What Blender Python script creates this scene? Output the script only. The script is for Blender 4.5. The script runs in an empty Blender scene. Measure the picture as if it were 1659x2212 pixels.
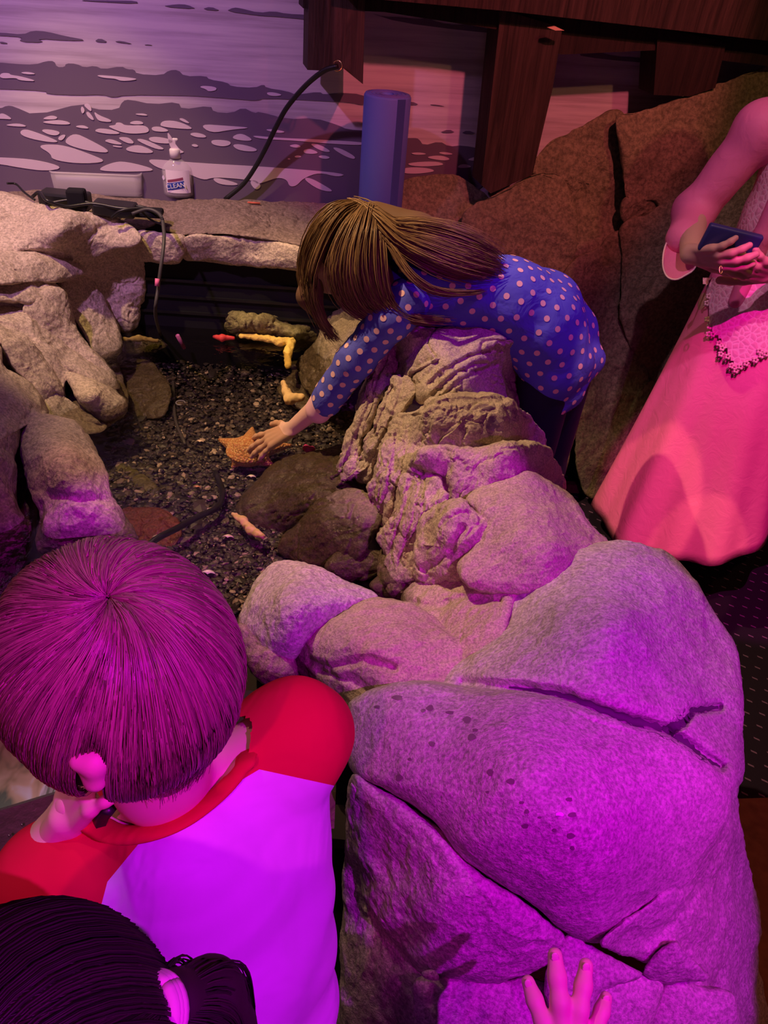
import bpy, bmesh, math, random
import numpy as np
from mathutils import Vector, Matrix, noise
from mathutils.bvhtree import BVHTree
from mathutils.geometry import tessellate_polygon
random.seed(7); rng = np.random.default_rng(7)
PI = math.pi
# ------------------------------------------------------------------ camera
FPX = 1661.0; CH = 1.62; PITCH = math.radians(38); ROLL = math.radians(5.5)
CF = np.array([0, math.cos(PITCH), -math.sin(PITCH)])
_R0 = np.array([1., 0, 0]); _U0 = np.array([0, math.sin(PITCH), math.cos(PITCH)])
CR = math.cos(ROLL)*_R0 + math.sin(ROLL)*_U0
CU = -math.sin(ROLL)*_R0 + math.cos(ROLL)*_U0
CAM = np.array([0, 0, CH])
cd = bpy.data.cameras.new('camera'); cam = bpy.data.objects.new('camera', cd)
bpy.context.scene.collection.objects.link(cam)
cd.sensor_fit = 'HORIZONTAL'; cd.sensor_width = 36.0; cd.lens = FPX/1659*36; cd.clip_start = 0.02
m = Matrix.Identity(4)
for i in range(3):
    m[i][0] = CR[i]; m[i][1] = CU[i]; m[i][2] = -CF[i]; m[i][3] = CAM[i]
cam.matrix_world = m
bpy.context.scene.camera = cam
# ------------------------------------------------------------------ world, exposure, lights
sc = bpy.context.scene
sc.view_settings.view_transform = 'Standard'; sc.view_settings.look = 'None'
sc.view_settings.exposure = 0.0; sc.view_settings.gamma = 1.0
sc.view_settings.use_curve_mapping = False
w = bpy.data.worlds.new('world'); sc.world = w; w.use_nodes = True
w.node_tree.nodes['Background'].inputs[0].default_value = (0.50, 0.24, 0.42, 1)
w.node_tree.nodes['Background'].inputs[1].default_value = 0.035

def spot(name, loc, tgt, col, power, size=60, blend=0.3, rad=0.03):
    l = bpy.data.lights.new(name, 'SPOT'); l.energy = power; l.color = col
    l.spot_size = math.radians(size); l.spot_blend = blend; l.shadow_soft_size = rad
    o = bpy.data.objects.new(name, l); sc.collection.objects.link(o)
    o.location = loc
    d = Vector(tgt)-Vector(loc)
    o.rotation_euler = d.to_track_quat('-Z', 'Y').to_euler()
    return o
# gallery track spots
spot('spot_warm', (-1.0, 1.80, 2.75), (-0.02, 1.58, .7), (1, .64, .34), 215, 46, .9, .02)
spot('spot_warm_ledge', (-1.2, 1.4, 2.75), (-0.80, 2.02, .85), (1, .68, .24), 130, 33, .5, .02)
spot('spot_warm_near', (-.9, 1.5, 2.7), (-.15, .62, 1.0), (1, .50, .40), 24, 26, .7, .03)
spot('spot_magenta', (0.95, -0.6, 2.7), (0.20, .42, .85), (.72, .0, 1.0), 215, 32, .12, .015)
spot('spot_magenta_hot', (0.6, -0.2, 2.6), (0.38, .50, .7), (1, .0, .8), 60, 18, .9, .03)
spot('spot_magenta_low', (.70, -.5, 1.7), (.28, 1.45, .66), (.75, .0, .85), 20, 32, .5, .02)
spot('spot_pink_boy', (-.3, -0.9, 2.5), (-0.17, .42, 1.0), (1, .04, .50), 42, 21, .6, .03)
spot('spot_violet_bank', (-0.3, -0.3, 2.8), (-0.78, 1.25, .55), (.42, .0, 1.0), 22, 24, .6, .03)
spot('spot_mural', (-1.2, .9, 2.5), (-1.1, 2.4, 1.2), (.88, .40, .98), 85, 66, .9, .03)
spot('spot_mural_red', (.75, 1.3, 2.5), (.28, 2.65, 1.38), (1, .16, .20), 75, 44, .4, .03)
spot('spot_orange_rock', (1.4, 1.0, 2.7), (1.0, 2.9, .7), (1, .46, .16), 24, 70, .8, .03)
spot('spot_skirt', (0.3, .5, 2.6), (1.10, 1.9, .42), (1, .0, .50), 190, 19, .2, .01)
spot('spot_dress_pink', (0.3, .8, 2.8), (0.93, 2.0, 1.12), (1, .42, .74), 62, 22, .6, .02)
spot('spot_skirt_orange', (0.1, .9, 2.6), (.70, 1.86, .36), (1, .46, .28), 105, 9.5, .12, .01)
spot('spot_skirt_orange', (0.3, .7, 2.6), (.90, 1.72, .26), (1, .46, .28), 80, 6, .12, .01)
spot('spot_blue_dress', (.85, 1.45, 2.75), (.30, 1.80, .95), (.42, .0, 1.0), 60, 21, .4, .02)
spot('spot_red_floor', (1.5, .1, 2.5), (1.1, .7, 0), (1, .24, .05), 26, 50, .6, .03)
spot('spot_panel', (-.9, .75, 2.4), (-.42, .33, .75), (1, .88, .80), 16, 20, .6, .02)
spot('spot_pool_red', (-.5, 1.0, 2.8), (-.45, 1.05, .4), (1, .06, .08), 20, 22, .4, .03)

# ------------------------------------------------------------------ projection helpers
def ray(x, y): return CF + CR*((x-829.5)/FPX) + CU*((1106-y)/FPX)
def P(x, y, d): return CAM + ray(x, y)*d
def at(x, y, z):
    r = ray(x, y); return CAM + r*((z-CH)/r[2])
def dz(x, y, z): return (z-CH)/ray(x, y)[2]
def proj(p):
    v = np.asarray(p)-CAM; d = v@CF
    return (829.5+FPX*(v@CR)/d, 1106-FPX*(v@CU)/d, d)
WA = math.radians(15)
WD = np.array([math.cos(WA), math.sin(WA), 0]); WN = np.array([math.sin(WA), -math.cos(WA), 0])
W0 = at(480, 430, .88)
def wallp(x, y, off=0.0):
    r = ray(x, y); t = ((W0+WN*off-CAM)@WN)/(r@WN); return CAM+r*t
def wdepth(x, y, off=0.0): return proj(wallp(x, y, off))[2]
def cr_open(pts, n):
    """Catmull-Rom through pts, n samples"""
    p = np.asarray(pts, float); p = np.vstack([2*p[0]-p[1], p, 2*p[-1]-p[-2]])
    m_ = len(p)-3; out = []
    for s in np.linspace(0, m_-1e-9, n):
        i = int(s); t = s-i; a, b, c, d = p[i:i+4]
        out.append(.5*((2*b)+(-a+c)*t+(2*a-5*b+4*c-d)*t*t+(-a+3*b-3*c+d)*t**3))
    return np.array(out)
def cr_closed(pts, n):
    p = np.asarray(pts, float); k = len(p); dense = []
    for i in range(k):
        a, b, c, d = p[(i-1) % k], p[i], p[(i+1) % k], p[(i+2) % k]
        for t in np.linspace(0, 1, 12, endpoint=False):
            dense.append(.5*((2*b)+(-a+c)*t*.9+(2*a-5*b+4*c-d)*t*t*.9+(-a+3*b-3*c+d)*t**3*.9)+.05*((b)+(c-b)*t)*2-.1*b*0-.0 if False else
                         .5*((2*b)+(-a+c)*t+(2*a-5*b+4*c-d)*t*t+(-a+3*b-3*c+d)*t**3))
    d = np.array(dense); d = np.vstack([d, d[:1]])
    s = np.concatenate([[0], np.cumsum(np.linalg.norm(np.diff(d, axis=0), axis=1))])
    q = np.linspace(0, s[-1], n, endpoint=False)
    return np.stack([np.interp(q, s, d[:, i]) for i in range(d.shape[1])], 1)

# ------------------------------------------------------------------ object helpers
COL = sc.collection
def setp(o, label=None, cat=None, group=None, kind=None):
    if label: o['label'] = label
    if cat: o['category'] = cat
    if group: o['group'] = group
    if kind: o['kind'] = kind
    return o
def mesh_obj(name, V, Fc, mat, parent=None, smooth=True, **kw):
    me = bpy.data.meshes.new(name)
    me.from_pydata([tuple(map(float, v)) for v in V] if not isinstance(V, np.ndarray) else V.tolist(), [], Fc if isinstance(Fc, list) else Fc.tolist())
    me.update()
    if smooth: me.polygons.foreach_set('use_smooth', [True]*len(me.polygons))
    if mat: me.materials.append(mat)
    o = bpy.data.objects.new(name, me); COL.objects.link(o)
    if parent: attach(o, parent)
    return setp(o, **kw)
def attach(o, parent):
    o.parent = parent
    mp = Matrix.Translation(parent_loc(parent)); o.matrix_parent_inverse = mp.inverted()
def parent_loc(p):
    v = Vector((0, 0, 0))
    v = v+p.location
    return v
def empty(name, loc, label, cat, group=None):
    o = bpy.data.objects.new(name, None); COL.objects.link(o); o.location = tuple(loc); o.empty_display_size = .05
    return setp(o, label, cat, group)
def from_bm(name, bm, mat, parent=None, smooth=False, **kw):
    me = bpy.data.meshes.new(name); bm.to_mesh(me); bm.free()
    if smooth: me.polygons.foreach_set('use_smooth', [True]*len(me.polygons))
    if mat: me.materials.append(mat)
    o = bpy.data.objects.new(name, me); COL.objects.link(o)
    if parent: attach(o, parent)
    return setp(o, **kw)
def box_bm(c, ax, ay, az, hx, hy, hz, bev=0.0, seg=2):
    bm = bmesh.new(); bmesh.ops.create_cube(bm, size=2)
    if bev: 
        for v in bm.verts: v.co = Vector((v.co.x*hx, v.co.y*hy, v.co.z*hz))
        bmesh.ops.bevel(bm, geom=bm.edges[:], offset=bev, segments=seg, profile=.5, affect='EDGES')
        for v in bm.verts: v.co = Vector(c)+Vector(ax)*v.co.x+Vector(ay)*v.co.y+Vector(az)*v.co.z
    else:
        for v in bm.verts: v.co = Vector(c)+Vector(ax)*(v.co.x*hx)+Vector(ay)*(v.co.y*hy)+Vector(az)*(v.co.z*hz)
    bmesh.ops.recalc_face_normals(bm, faces=bm.faces[:])
    return bm
def tubes(name, paths, radii, mat, parent=None, sides=5, **kw):
    """paths: list of (n,3) arrays, radii: list of scalar or (n,) arrays -> one mesh"""
    V = []; Fc = []; off = 0
    ang = np.arange(sides)*2*PI/sides; ca, sa = np.cos(ang), np.sin(ang)
    for p, r in zip(paths, radii):
        p = np.asarray(p); n = len(p); r = np.broadcast_to(np.asarray(r, float), (n,))
        t = np.gradient(p, axis=0); t /= np.linalg.norm(t, axis=1)[:, None]+1e-12
        ref = np.array([0, 0, 1.]) if abs(t[0][2]) < .9 else np.array([1., 0, 0])
        a = np.cross(t, ref); a /= np.linalg.norm(a, axis=1)[:, None]+1e-12
        b = np.cross(t, a)
        ring = p[:, None, :]+r[:, None, None]*(a[:, None, :]*ca[None, :, None]+b[:, None, :]*sa[None, :, None])
        V.append(ring.reshape(-1, 3))
        i = (np.arange(n-1)*sides)[:, None]; j = np.arange(sides)[None, :]; j2 = (j+1) % sides
        q = np.stack([i+j, i+j2, i+sides+j2, i+sides+j], -1).reshape(-1, 4)+off
        Fc += q.tolist(); Fc.append([off+k for k in range(sides)][::-1]); Fc.append([off+(n-1)*sides+k for k in range(sides)])
        off += n*sides
    return mesh_obj(name, np.vstack(V), Fc, mat, parent, **kw)
def lathe(name, prof, base, mat, parent=None, seg=40, axis=(0, 0, 1), sx=1, sy=1, ang=0, **kw):
    V = []; Fc = []; ca, sa = math.cos(ang), math.sin(ang)
    for r, z in prof:
        for k in range(seg):
            a = 2*PI*k/seg; x, y = r*math.cos(a)*sx, r*math.sin(a)*sy
            V.append((base[0]+x*ca-y*sa, base[1]+x*sa+y*ca, base[2]+z))
    for i in range(len(prof)-1):
        for k in range(seg):
            Fc.append([i*seg+k, i*seg+(k+1) % seg, (i+1)*seg+(k+1) % seg, (i+1)*seg+k])
    return mesh_obj(name, V, Fc, mat, parent, **kw)
def poly_prism(name, pts_front, back_vec, mat, parent=None, **kw):
    """flat outline extruded by back_vec"""
    n = len(pts_front); pf = [Vector(p) for p in pts_front]; bv = Vector(back_vec)
    tris = [list(t) for t in tessellate_polygon([pf])]
    V = [tuple(p) for p in pf]+[tuple(p+bv) for p in pf]
    Fc = [t for t in tris]+[[a+n for a in t[::-1]] for t in tris]
    Fc += [[i, (i+1) % n, (i+1) % n+n, i+n] for i in range(n)]
    bm = bmesh.new(); me = bpy.data.meshes.new(name); me.from_pydata(V, [], Fc); bm.from_mesh(me)
    bmesh.ops.recalc_face_normals(bm, faces=bm.faces[:]); bpy.data.meshes.remove(me)
    return from_bm(name, bm, mat, parent, **kw)

# ------------------------------------------------------------------ materials
def mat(name, col=(.5, .5, .5), rough=.7, spec=.4, metal=0, trans=0, emit=None, es=0, alpha=1):
    m = bpy.data.materials.new(name); m.use_nodes = True
    b = m.node_tree.nodes['Principled BSDF']
    b.inputs['Base Color'].default_value = (*col, 1); b.inputs['Roughness'].default_value = rough
    b.inputs['Specular IOR Level'].default_value = spec; b.inputs['Metallic'].default_value = metal
    b.inputs['Transmission Weight'].default_value = trans; b.inputs['Alpha'].default_value = alpha
    if emit: b.inputs['Emission Color'].default_value = (*emit, 1); b.inputs['Emission Strength'].default_value = es
    return m
class N:
    def __init__(s, m): s.t = m.node_tree; s.b = s.t.nodes['Principled BSDF']
    def n(s, typ, **kw):
        x = s.t.nodes.new(typ)
        for k, v in kw.items():
            if k in x.inputs: x.inputs[k].default_value = v
            else: setattr(x, k, v)
        return x
    def l(s, a, b): s.t.links.new(a, b)
    def ramp(s, fac, stops):
        r = s.t.nodes.new('ShaderNodeValToRGB'); e = r.color_ramp.elements
        while len(e) < len(stops): e.new(.5)
        for el, (p, c) in zip(e, stops): el.position = p; el.color = (*c, 1)
        s.l(fac, r.inputs[0]); return r.outputs[0]
    def noise(s, scale, detail=3, rough=.5, vec=None, dist=0):
        x = s.n('ShaderNodeTexNoise'); x.inputs['Scale'].default_value = scale; x.inputs['Detail'].default_value = detail
        x.inputs['Roughness'].default_value = rough; x.inputs['Distortion'].default_value = dist
        if vec: s.l(vec, x.inputs['Vector'])
        return x.outputs['Fac']
    def pos(s): return s.n('ShaderNodeNewGeometry').outputs['Position']
    def math(s, op, a, b=None, c=None):
        x = s.t.nodes.new('ShaderNodeMath'); x.operation = op
        for i, v in enumerate((a, b, c)):
            if v is None: continue
            if isinstance(v, (int, float)): x.inputs[i].default_value = v
            else: s.l(v, x.inputs[i])
        return x.outputs[0]
    def mix(s, f, a, b, mode='MIX'):
        x = s.t.nodes.new('ShaderNodeMix'); x.data_type = 'RGBA'; x.blend_type = mode
        for i, v in ((0, f), (6, a), (7, b)):
            if isinstance(v, (int, float)): x.inputs[i].default_value = v
            elif isinstance(v, tuple): x.inputs[i].default_value = (*v, 1)
            else: s.l(v, x.inputs[i])
        return x.outputs[2]
    def bump(s, h, strength=.4, dist=.01, normal=None):
        x = s.n('ShaderNodeBump'); x.inputs['Strength'].default_value = strength; x.inputs['Distance'].default_value = dist
        s.l(h, x.inputs['Height'])
        if normal: s.l(normal, x.inputs['Normal'])
        return x.outputs[0]
def rock_mat(name, dark, light, fine=160, bs=.5, wet=True, algae=0.0):
    m = mat(name, rough=.72, spec=.35); q = N(m); p = q.pos()
    big = q.noise(9, 4, .6, p); mid = q.noise(45, 5, .65, p); sp = q.noise(fine*1.5, 4, .7, p)
    c1 = q.ramp(big, [(.3, dark), (.7, light)])
    c2 = q.ramp(mid, [(.32, tuple(v*.74 for v in light)), (.68, tuple(min(1, v*1.15) for v in light))])
    c = q.mix(.5, c1, c2)
    f = q.ramp(sp, [(.38, (.55, .55, .55)), (.62, (1.35, 1.35, 1.35))])
    c = q.mix(.75, c, f, 'MULTIPLY')
    if algae: c = q.mix(q.math('MULTIPLY', q.math('GREATER_THAN', big, .5), algae), c, (.20, .19, .06))
    if wet:
        z = q.n('ShaderNodeSeparateXYZ'); q.l(p, z.inputs[0])
        zz = q.math('ADD', z.outputs[2], q.math('MULTIPLY', mid, .05))
        wf = q.n('ShaderNodeMapRange'); q.l(zz, wf.inputs[0]); wf.inputs[1].default_value = .585; wf.inputs[2].default_value = .625
        c = q.mix(wf.outputs[0], q.mix(1.0, c, (.42, .42, .40), 'MULTIPLY'), c)
        rf = q.n('ShaderNodeMapRange'); q.l(wf.outputs[0], rf.inputs[0]); rf.inputs[3].default_value = .22; rf.inputs[4].default_value = .72
        q.l(rf.outputs[0], q.b.inputs['Roughness'])
    q.l(c, q.b.inputs['Base Color'])
    h = q.math('ADD', q.math('MULTIPLY', mid, 1.0), q.math('MULTIPLY', sp, .45))
    q.l(q.bump(h, bs, .012), q.b.inputs['Normal'])
    return m
def wood_mat(name, a, b):
    m = mat(name, rough=.75, spec=.2); q = N(m)
    mp = q.n('ShaderNodeMapping'); q.l(q.pos(), mp.inputs[0]); mp.inputs['Scale'].default_value = (60, 60, 3)
    nz = q.noise(1, 5, .7, mp.outputs[0], 1.0)
    q.l(q.ramp(nz, [(.35, a), (.7, b)]), q.b.inputs['Base Color']); q.l(q.bump(nz, .6, .01), q.b.inputs['Normal'])
    return m
ROCK = rock_mat('rock_ridge', (.34, .25, .17), (.56, .44, .35), 170, .55)
ROCKF = rock_mat('rock_front', (.38, .32, .32), (.58, .50, .50), 120, .42, wet=False)
ROCKL = rock_mat('rock_left', (.44, .34, .28), (.64, .52, .44), 110, .45)
ROCKS = rock_mat('rock_submerged', (.15, .12, .07), (.27, .21, .14), 130, .4)
ROCKY = rock_mat('rock_algae', (.16, .15, .05), (.27, .24, .10), 90, .4)
ROCKB = rock_mat('rock_background', (.12, .12, .06), (.25, .22, .13), 60, .5, wet=False)
ROCKM = rock_mat('rock_mauve', (.17, .12, .11), (.27, .19, .18), 90, .45, wet=False)
BLACK = mat('black_plastic', (.012, .012, .014), .4, .5)
BLACKM = mat('black_matte', (.012, .011, .016), .8, .2)
SKIN = mat('skin', (.80, .50, .40), .55, .35); SKIN.node_tree.nodes['Principled BSDF'].inputs['Subsurface Weight'].default_value = .08
SKIN.node_tree.nodes['Principled BSDF'].inputs['Subsurface Radius'].default_value = (.012, .005, .003)
SKIND = mat('skin_warm', (.62, .38, .27), .55, .35)

# ------------------------------------------------------------------ blobs (boulders)
def tps(ctrl):
    pts = np.array([[c[0]/500., c[1]/500.] for c in ctrl]); vals = np.array([c[2] for c in ctrl]); n = len(pts)
    if n < 3:
        return lambda x, y: np.full(np.shape(x), vals.mean())
    def U(r2): return np.where(r2 > 1e-12, r2*np.log(np.maximum(r2, 1e-12)), 0)
    K = U(((pts[:, None]-pts[None])**2).sum(-1))+np.eye(n)*1e-3
    Pm = np.hstack([np.ones((n, 1)), pts]); A = np.zeros((n+3, n+3)); A[:n, :n] = K; A[:n, n:] = Pm; A[n:, :n] = Pm.T
    A[n:, n:] += np.eye(3)*1e-9
    sol = np.linalg.solve(A, np.concatenate([vals, np.zeros(3)]))
    def f(x, y):
        x = np.asarray(x)/500.; y = np.asarray(y)/500.
        r2 = (x[..., None]-pts[:, 0])**2+(y[..., None]-pts[:, 1])**2
        return (U(r2)*sol[:n]).sum(-1)+sol[n]+sol[n+1]*x+sol[n+2]*y
    return f
def nz3(p, s, o=0): return noise.noise(Vector((p[0]*s+o, p[1]*s, p[2]*s)))
BLOBS = []
def dline(x, y, line):
    best = np.full(x.shape, 1e9)
    for (ax, ay), (bx, by) in zip(line[:-1], line[1:]):
        dx, dy = bx-ax, by-ay; L = dx*dx+dy*dy+1e-9
        t = np.clip(((x-ax)*dx+(y-ay)*dy)/L, 0, 1)
        best = np.minimum(best, np.hypot(x-ax-t*dx, y-ay-t*dy))
    return best
def blob(name, outline, ctrl, mat_, parent=None, R=.04, T=.12, ex=2.4, amp=.006, freq=14, cracks=(), nt=180, nr=44, center=None, bumps=(), crk=0.0, cfr=9, **kw):
    """closed boulder: outline and control heights are given as seen, surface bulges by R, body thickness T behind"""
    cc = [(c[0], c[1], dz(*c)) if len(c) == 3 else (c[0], c[1], c[3]) for c in ctrl]
    f = tps(cc)
    o = cr_closed(outline, nt)
    c = np.array(center if center is not None else o.mean(0))
    tt = np.concatenate([np.linspace(0, .8, int(nr*.68), endpoint=False)[1:], 1-(1-.8)*np.linspace(1, 0, int(nr*.32))**1.7])
    X = c[0]+tt[:, None]*(o[None, :, 0]-c[0]); Y = c[1]+tt[:, None]*(o[None, :, 1]-c[1])
    D = f(X, Y)+R*(1-(1-np.clip(tt, 0, 1)**ex)**(1/ex))[:, None]
    for (line, wpx, dep) in cracks:
        dd = dline(X, Y, line); D = D+dep*np.exp(-(dd/wpx)**2)
    for (bx, by, br, bh) in bumps:
        D = D-bh*np.exp(-(((X-bx)**2+(Y-by)**2)/br**2))
    # back shell
    nb = 9; bt = np.cos(np.linspace(0, PI/2, nb+1))[1:-1]; bs = np.sin(np.linspace(0, PI/2, nb+1))[1:-1]
    XB = c[0]+bt[:, None]*(o[None, :, 0]-c[0]); YB = c[1]+bt[:, None]*(o[None, :, 1]-c[1])
    DB = D[-1][None, :]*bt[:, None]+(1-bt[:, None])*D[-1].mean()+T*bs[:, None]
    Xa = np.vstack([X, XB]); Ya = np.vstack([Y, YB]); Da = np.vstack([D, DB])
    W = CAM+Da[..., None]*(CF+CR*((Xa-829.5)/FPX)[..., None]+CU*((1106-Ya)/FPX)[..., None])
    c0 = CAM+float(f(np.array(c[0]), np.array(c[1])))*ray(*c); c1 = c0*0+CAM+(DB[-1].mean()+.02*T)*ray(*c)
    n1, n2 = Xa.shape
    V = np.vstack([W.reshape(-1, 3), c0[None], c1[None]])
    i = (np.arange(n1-1)*n2)[:, None]; j = np.arange(n2)[None]; j2 = (j+1) % n2
    Q = np.stack([i+j, i+n2+j, i+n2+j2, i+j2], -1).reshape(-1, 4).tolist()
    A = n1*n2
    Q += [[A, k, (k+1) % n2] for k in range(n2)]
    Q += [[A+1, (n1-1)*n2+(k+1) % n2, (n1-1)*n2+k] for k in range(n2)]
    # normals on grid
    dth = np.roll(W, -1, 1)-np.roll(W, 1, 1); dr = np.gradient(W, axis=0)
    nn = np.cross(dr, dth); nn /= np.linalg.norm(nn, axis=-1)[..., None]+1e-12
    s_ = np.sign((nn*(W-W.reshape(-1, 3).mean(0))).sum(-1).mean()); nn *= s_ if s_ else 1
    off = rng.random()*50
    Wf = W.reshape(-1, 3); nf = nn.reshape(-1, 3); dsp = np.empty(len(Wf))
    for k in range(len(Wf)):
        v = Wf[k]
        a = noise.noise(Vector((v[0]*freq+off, v[1]*freq, v[2]*freq)))
        b = noise.ridged_multi_fractal(Vector((v[0]*freq*1.3, v[1]*freq*1.3+off, v[2]*freq*1.3)), .9, 2.2, 4, 1.0, 2.0)
        cc_ = noise.noise(Vector((v[0]*freq*6, v[1]*freq*6, v[2]*freq*6+off)))
        dsp[k] = amp*(a*1.2+(b-1.2)*.5+cc_*.22)
        if crk:
            F_ = noise.voronoi(Vector((v[0]*cfr+off+a*.5, v[1]*cfr*.8, v[2]*cfr*.55+b*.25)))[0]
            dsp[k] -= crk*math.exp(-((F_[1]-F_[0])/.07)**2)
    V[:len(Wf)] += nf*dsp[:, None]
    if s_ < 0: Q = [q_[::-1] for q_ in Q]
    ob = mesh_obj(name, V, Q, mat_, parent, **kw)
    BLOBS.append((ob, V, Q))
    return ob
_bvh = [None, 0]
def hit(x, y, objs=None):
    """depth of the first rock surface along a sight line"""
    if _bvh[1] != len(BLOBS):
        Vs = []; Fs = []; o = 0
        for _, V, Q in BLOBS:
            Vs += V.tolist(); Fs += [[a+o for a in q] for q in Q]; o += len(V)
        _bvh[0] = BVHTree.FromPolygons(Vs, Fs); _bvh[1] = len(BLOBS)
    d = ray(x, y); h = _bvh[0].ray_cast(Vector(CAM), Vector(d))
    return (proj(h[0])[2] if h[0] is not None else None)
# ------------------------------------------------------------------ structure
def wl(u, z, off=0.0): return W0*np.array([1, 1, 0])+WD*u+np.array([0, 0, z])+WN*off
MW = mat('mural_wall', rough=.8, spec=.2); q = N(MW)
mp = q.n('ShaderNodeMapping'); q.l(q.pos(), mp.inputs[0]); mp.inputs['Scale'].default_value = (.9, .9, 22)
st = q.noise(1.6, 5, .65, mp.outputs[0])
q.l(q.ramp(st, [(.38, (.47, .38, .46)), (.5, (.62, .52, .62)), (.62, (.72, .62, .70))]), q.b.inputs['Base Color'])
MD = mat('mural_dark', (.17, .125, .20), .8, .2); ML = mat('mural_light', (.74, .60, .74), .8, .2)
def quad_wall(name, a, b, z0, z1, n, th, m_, **kw):
    bm = bmesh.new(); a = Vector(a); b = Vector(b); n = Vector(n)*th
    vs = [bm.verts.new(p) for p in (a+Vector((0, 0, z0)), b+Vector((0, 0, z0)), b+Vector((0, 0, z1)), a+Vector((0, 0, z1)))]
    vb = [bm.verts.new(v.co-n) for v in vs]
    bm.faces.new(vs); bm.faces.new(vb[::-1])
    for i in range(4): bm.faces.new([vs[i], vb[i], vb[(i+1) % 4], vs[(i+1) % 4]])
    bmesh.ops.recalc_face_normals(bm, faces=bm.faces[:])
    return from_bm(name, bm, m_, **kw)
wall = quad_wall('wall_back', wl(-2.2, 0), wl(3.4, 0), 0, 3.0, WN, .12, MW, kind='structure')
def wall_shapes(name, polys, off, m_, thick=.0015):
    bm = bmesh.new()
    for pl in polys:
        p3 = [Vector(wallp(x, y, off)) for x, y in pl]
        vs = [bm.verts.new(p) for p in p3]
        for t in tessellate_polygon([p3]):
            try: bm.faces.new([vs[i] for i in t])
            except ValueError: pass
        vb = [bm.verts.new(p-Vector(WN)*thick) for p in p3]
        for i in range(len(vs)): bm.faces.new([vs[i], vs[(i+1) % len(vs)], vb[(i+1) % len(vs)], vb[i]])
    return from_bm(name, bm, m_, wall)
def sm(pl, k=2):   # round the corners of a printed shape
    for _ in range(k):
        o = []
        for i in range(len(pl)):
            a, b = np.array(pl[i], float), np.array(pl[(i+1) % len(pl)], float)
            o += [tuple(a*.75+b*.25), tuple(a*.25+b*.75)]
        pl = o
    return pl
dark = [
 [(-90,132),(0,135),(30,138),(75,140),(100,132),(117,132),(122,145),(140,145),(142,137),(165,138),(182,146),(205,142),(222,150),(262,143),(275,150),(290,150),(295,160),(350,163),(365,152),(385,151),(398,165),(445,164),(452,172),(490,178),(500,187),(550,190),(570,182),(575,190),(620,197),(640,205),(690,198),(700,205),(760,200),(800,211),(830,210),(850,221),(880,223),(830,224),(780,228),(760,222),(690,218),(570,212),(555,218),(520,215),(430,208),(385,206),(270,205),(245,211),(222,204),(170,206),(100,203),(100,196),(0,192),(-90,190)],
 [(-90,232),(0,235),(15,228),(30,230),(75,250),(180,222),(200,236),(255,238),(265,218),(280,215),(330,226),(385,220),(392,237),(455,228),(460,242),(500,245),(525,232),(550,245),(560,241),(620,258),(680,255),(730,270),(750,280),(800,283),(815,284),(808,296),(830,300),(895,298),(905,300),(915,315),(950,305),(970,317),(1000,314),(1050,324),(1050,420),(900,450),(700,450),(480,450),(200,440),(-90,430)],
 [(-90,68),(0,70),(50,75),(70,66),(100,68),(140,78),(190,87),(150,88),(80,83),(95,92),(40,90),(50,80),(0,77),(-90,74)],
 [(203,90),(215,82),(235,92)], [(245,90),(262,88),(290,96)], [(310,97),(320,96),(330,98)], [(0,89),(20,94),(0,94)],
 [(348,14),(380,9),(405,10),(425,20)], [(435,20),(455,14),(478,24)], [(488,24),(505,16),(520,18),(560,28),(590,24),(620,30),(664,32),(700,40),(700,46),(600,36),(560,34)],
 [(160,0),(250,1),(295,2),(298,8),(230,5)],
 [(862,221),(890,219),(907,227),(880,227)], [(925,226),(945,226),(964,231)],
 [(948,287),(970,279),(985,287)], [(995,289),(1010,281),(1032,290)],
 [(800,28),(830,37),(870,38),(900,42),(925,40),(950,50),(985,55),(1010,52),(1070,66),(1090,74),(1000,66),(860,48)],
 [(1240,118),(1290,112),(1330,122),(1380,124),(1420,132),(1420,138),(1300,128)]]
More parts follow.
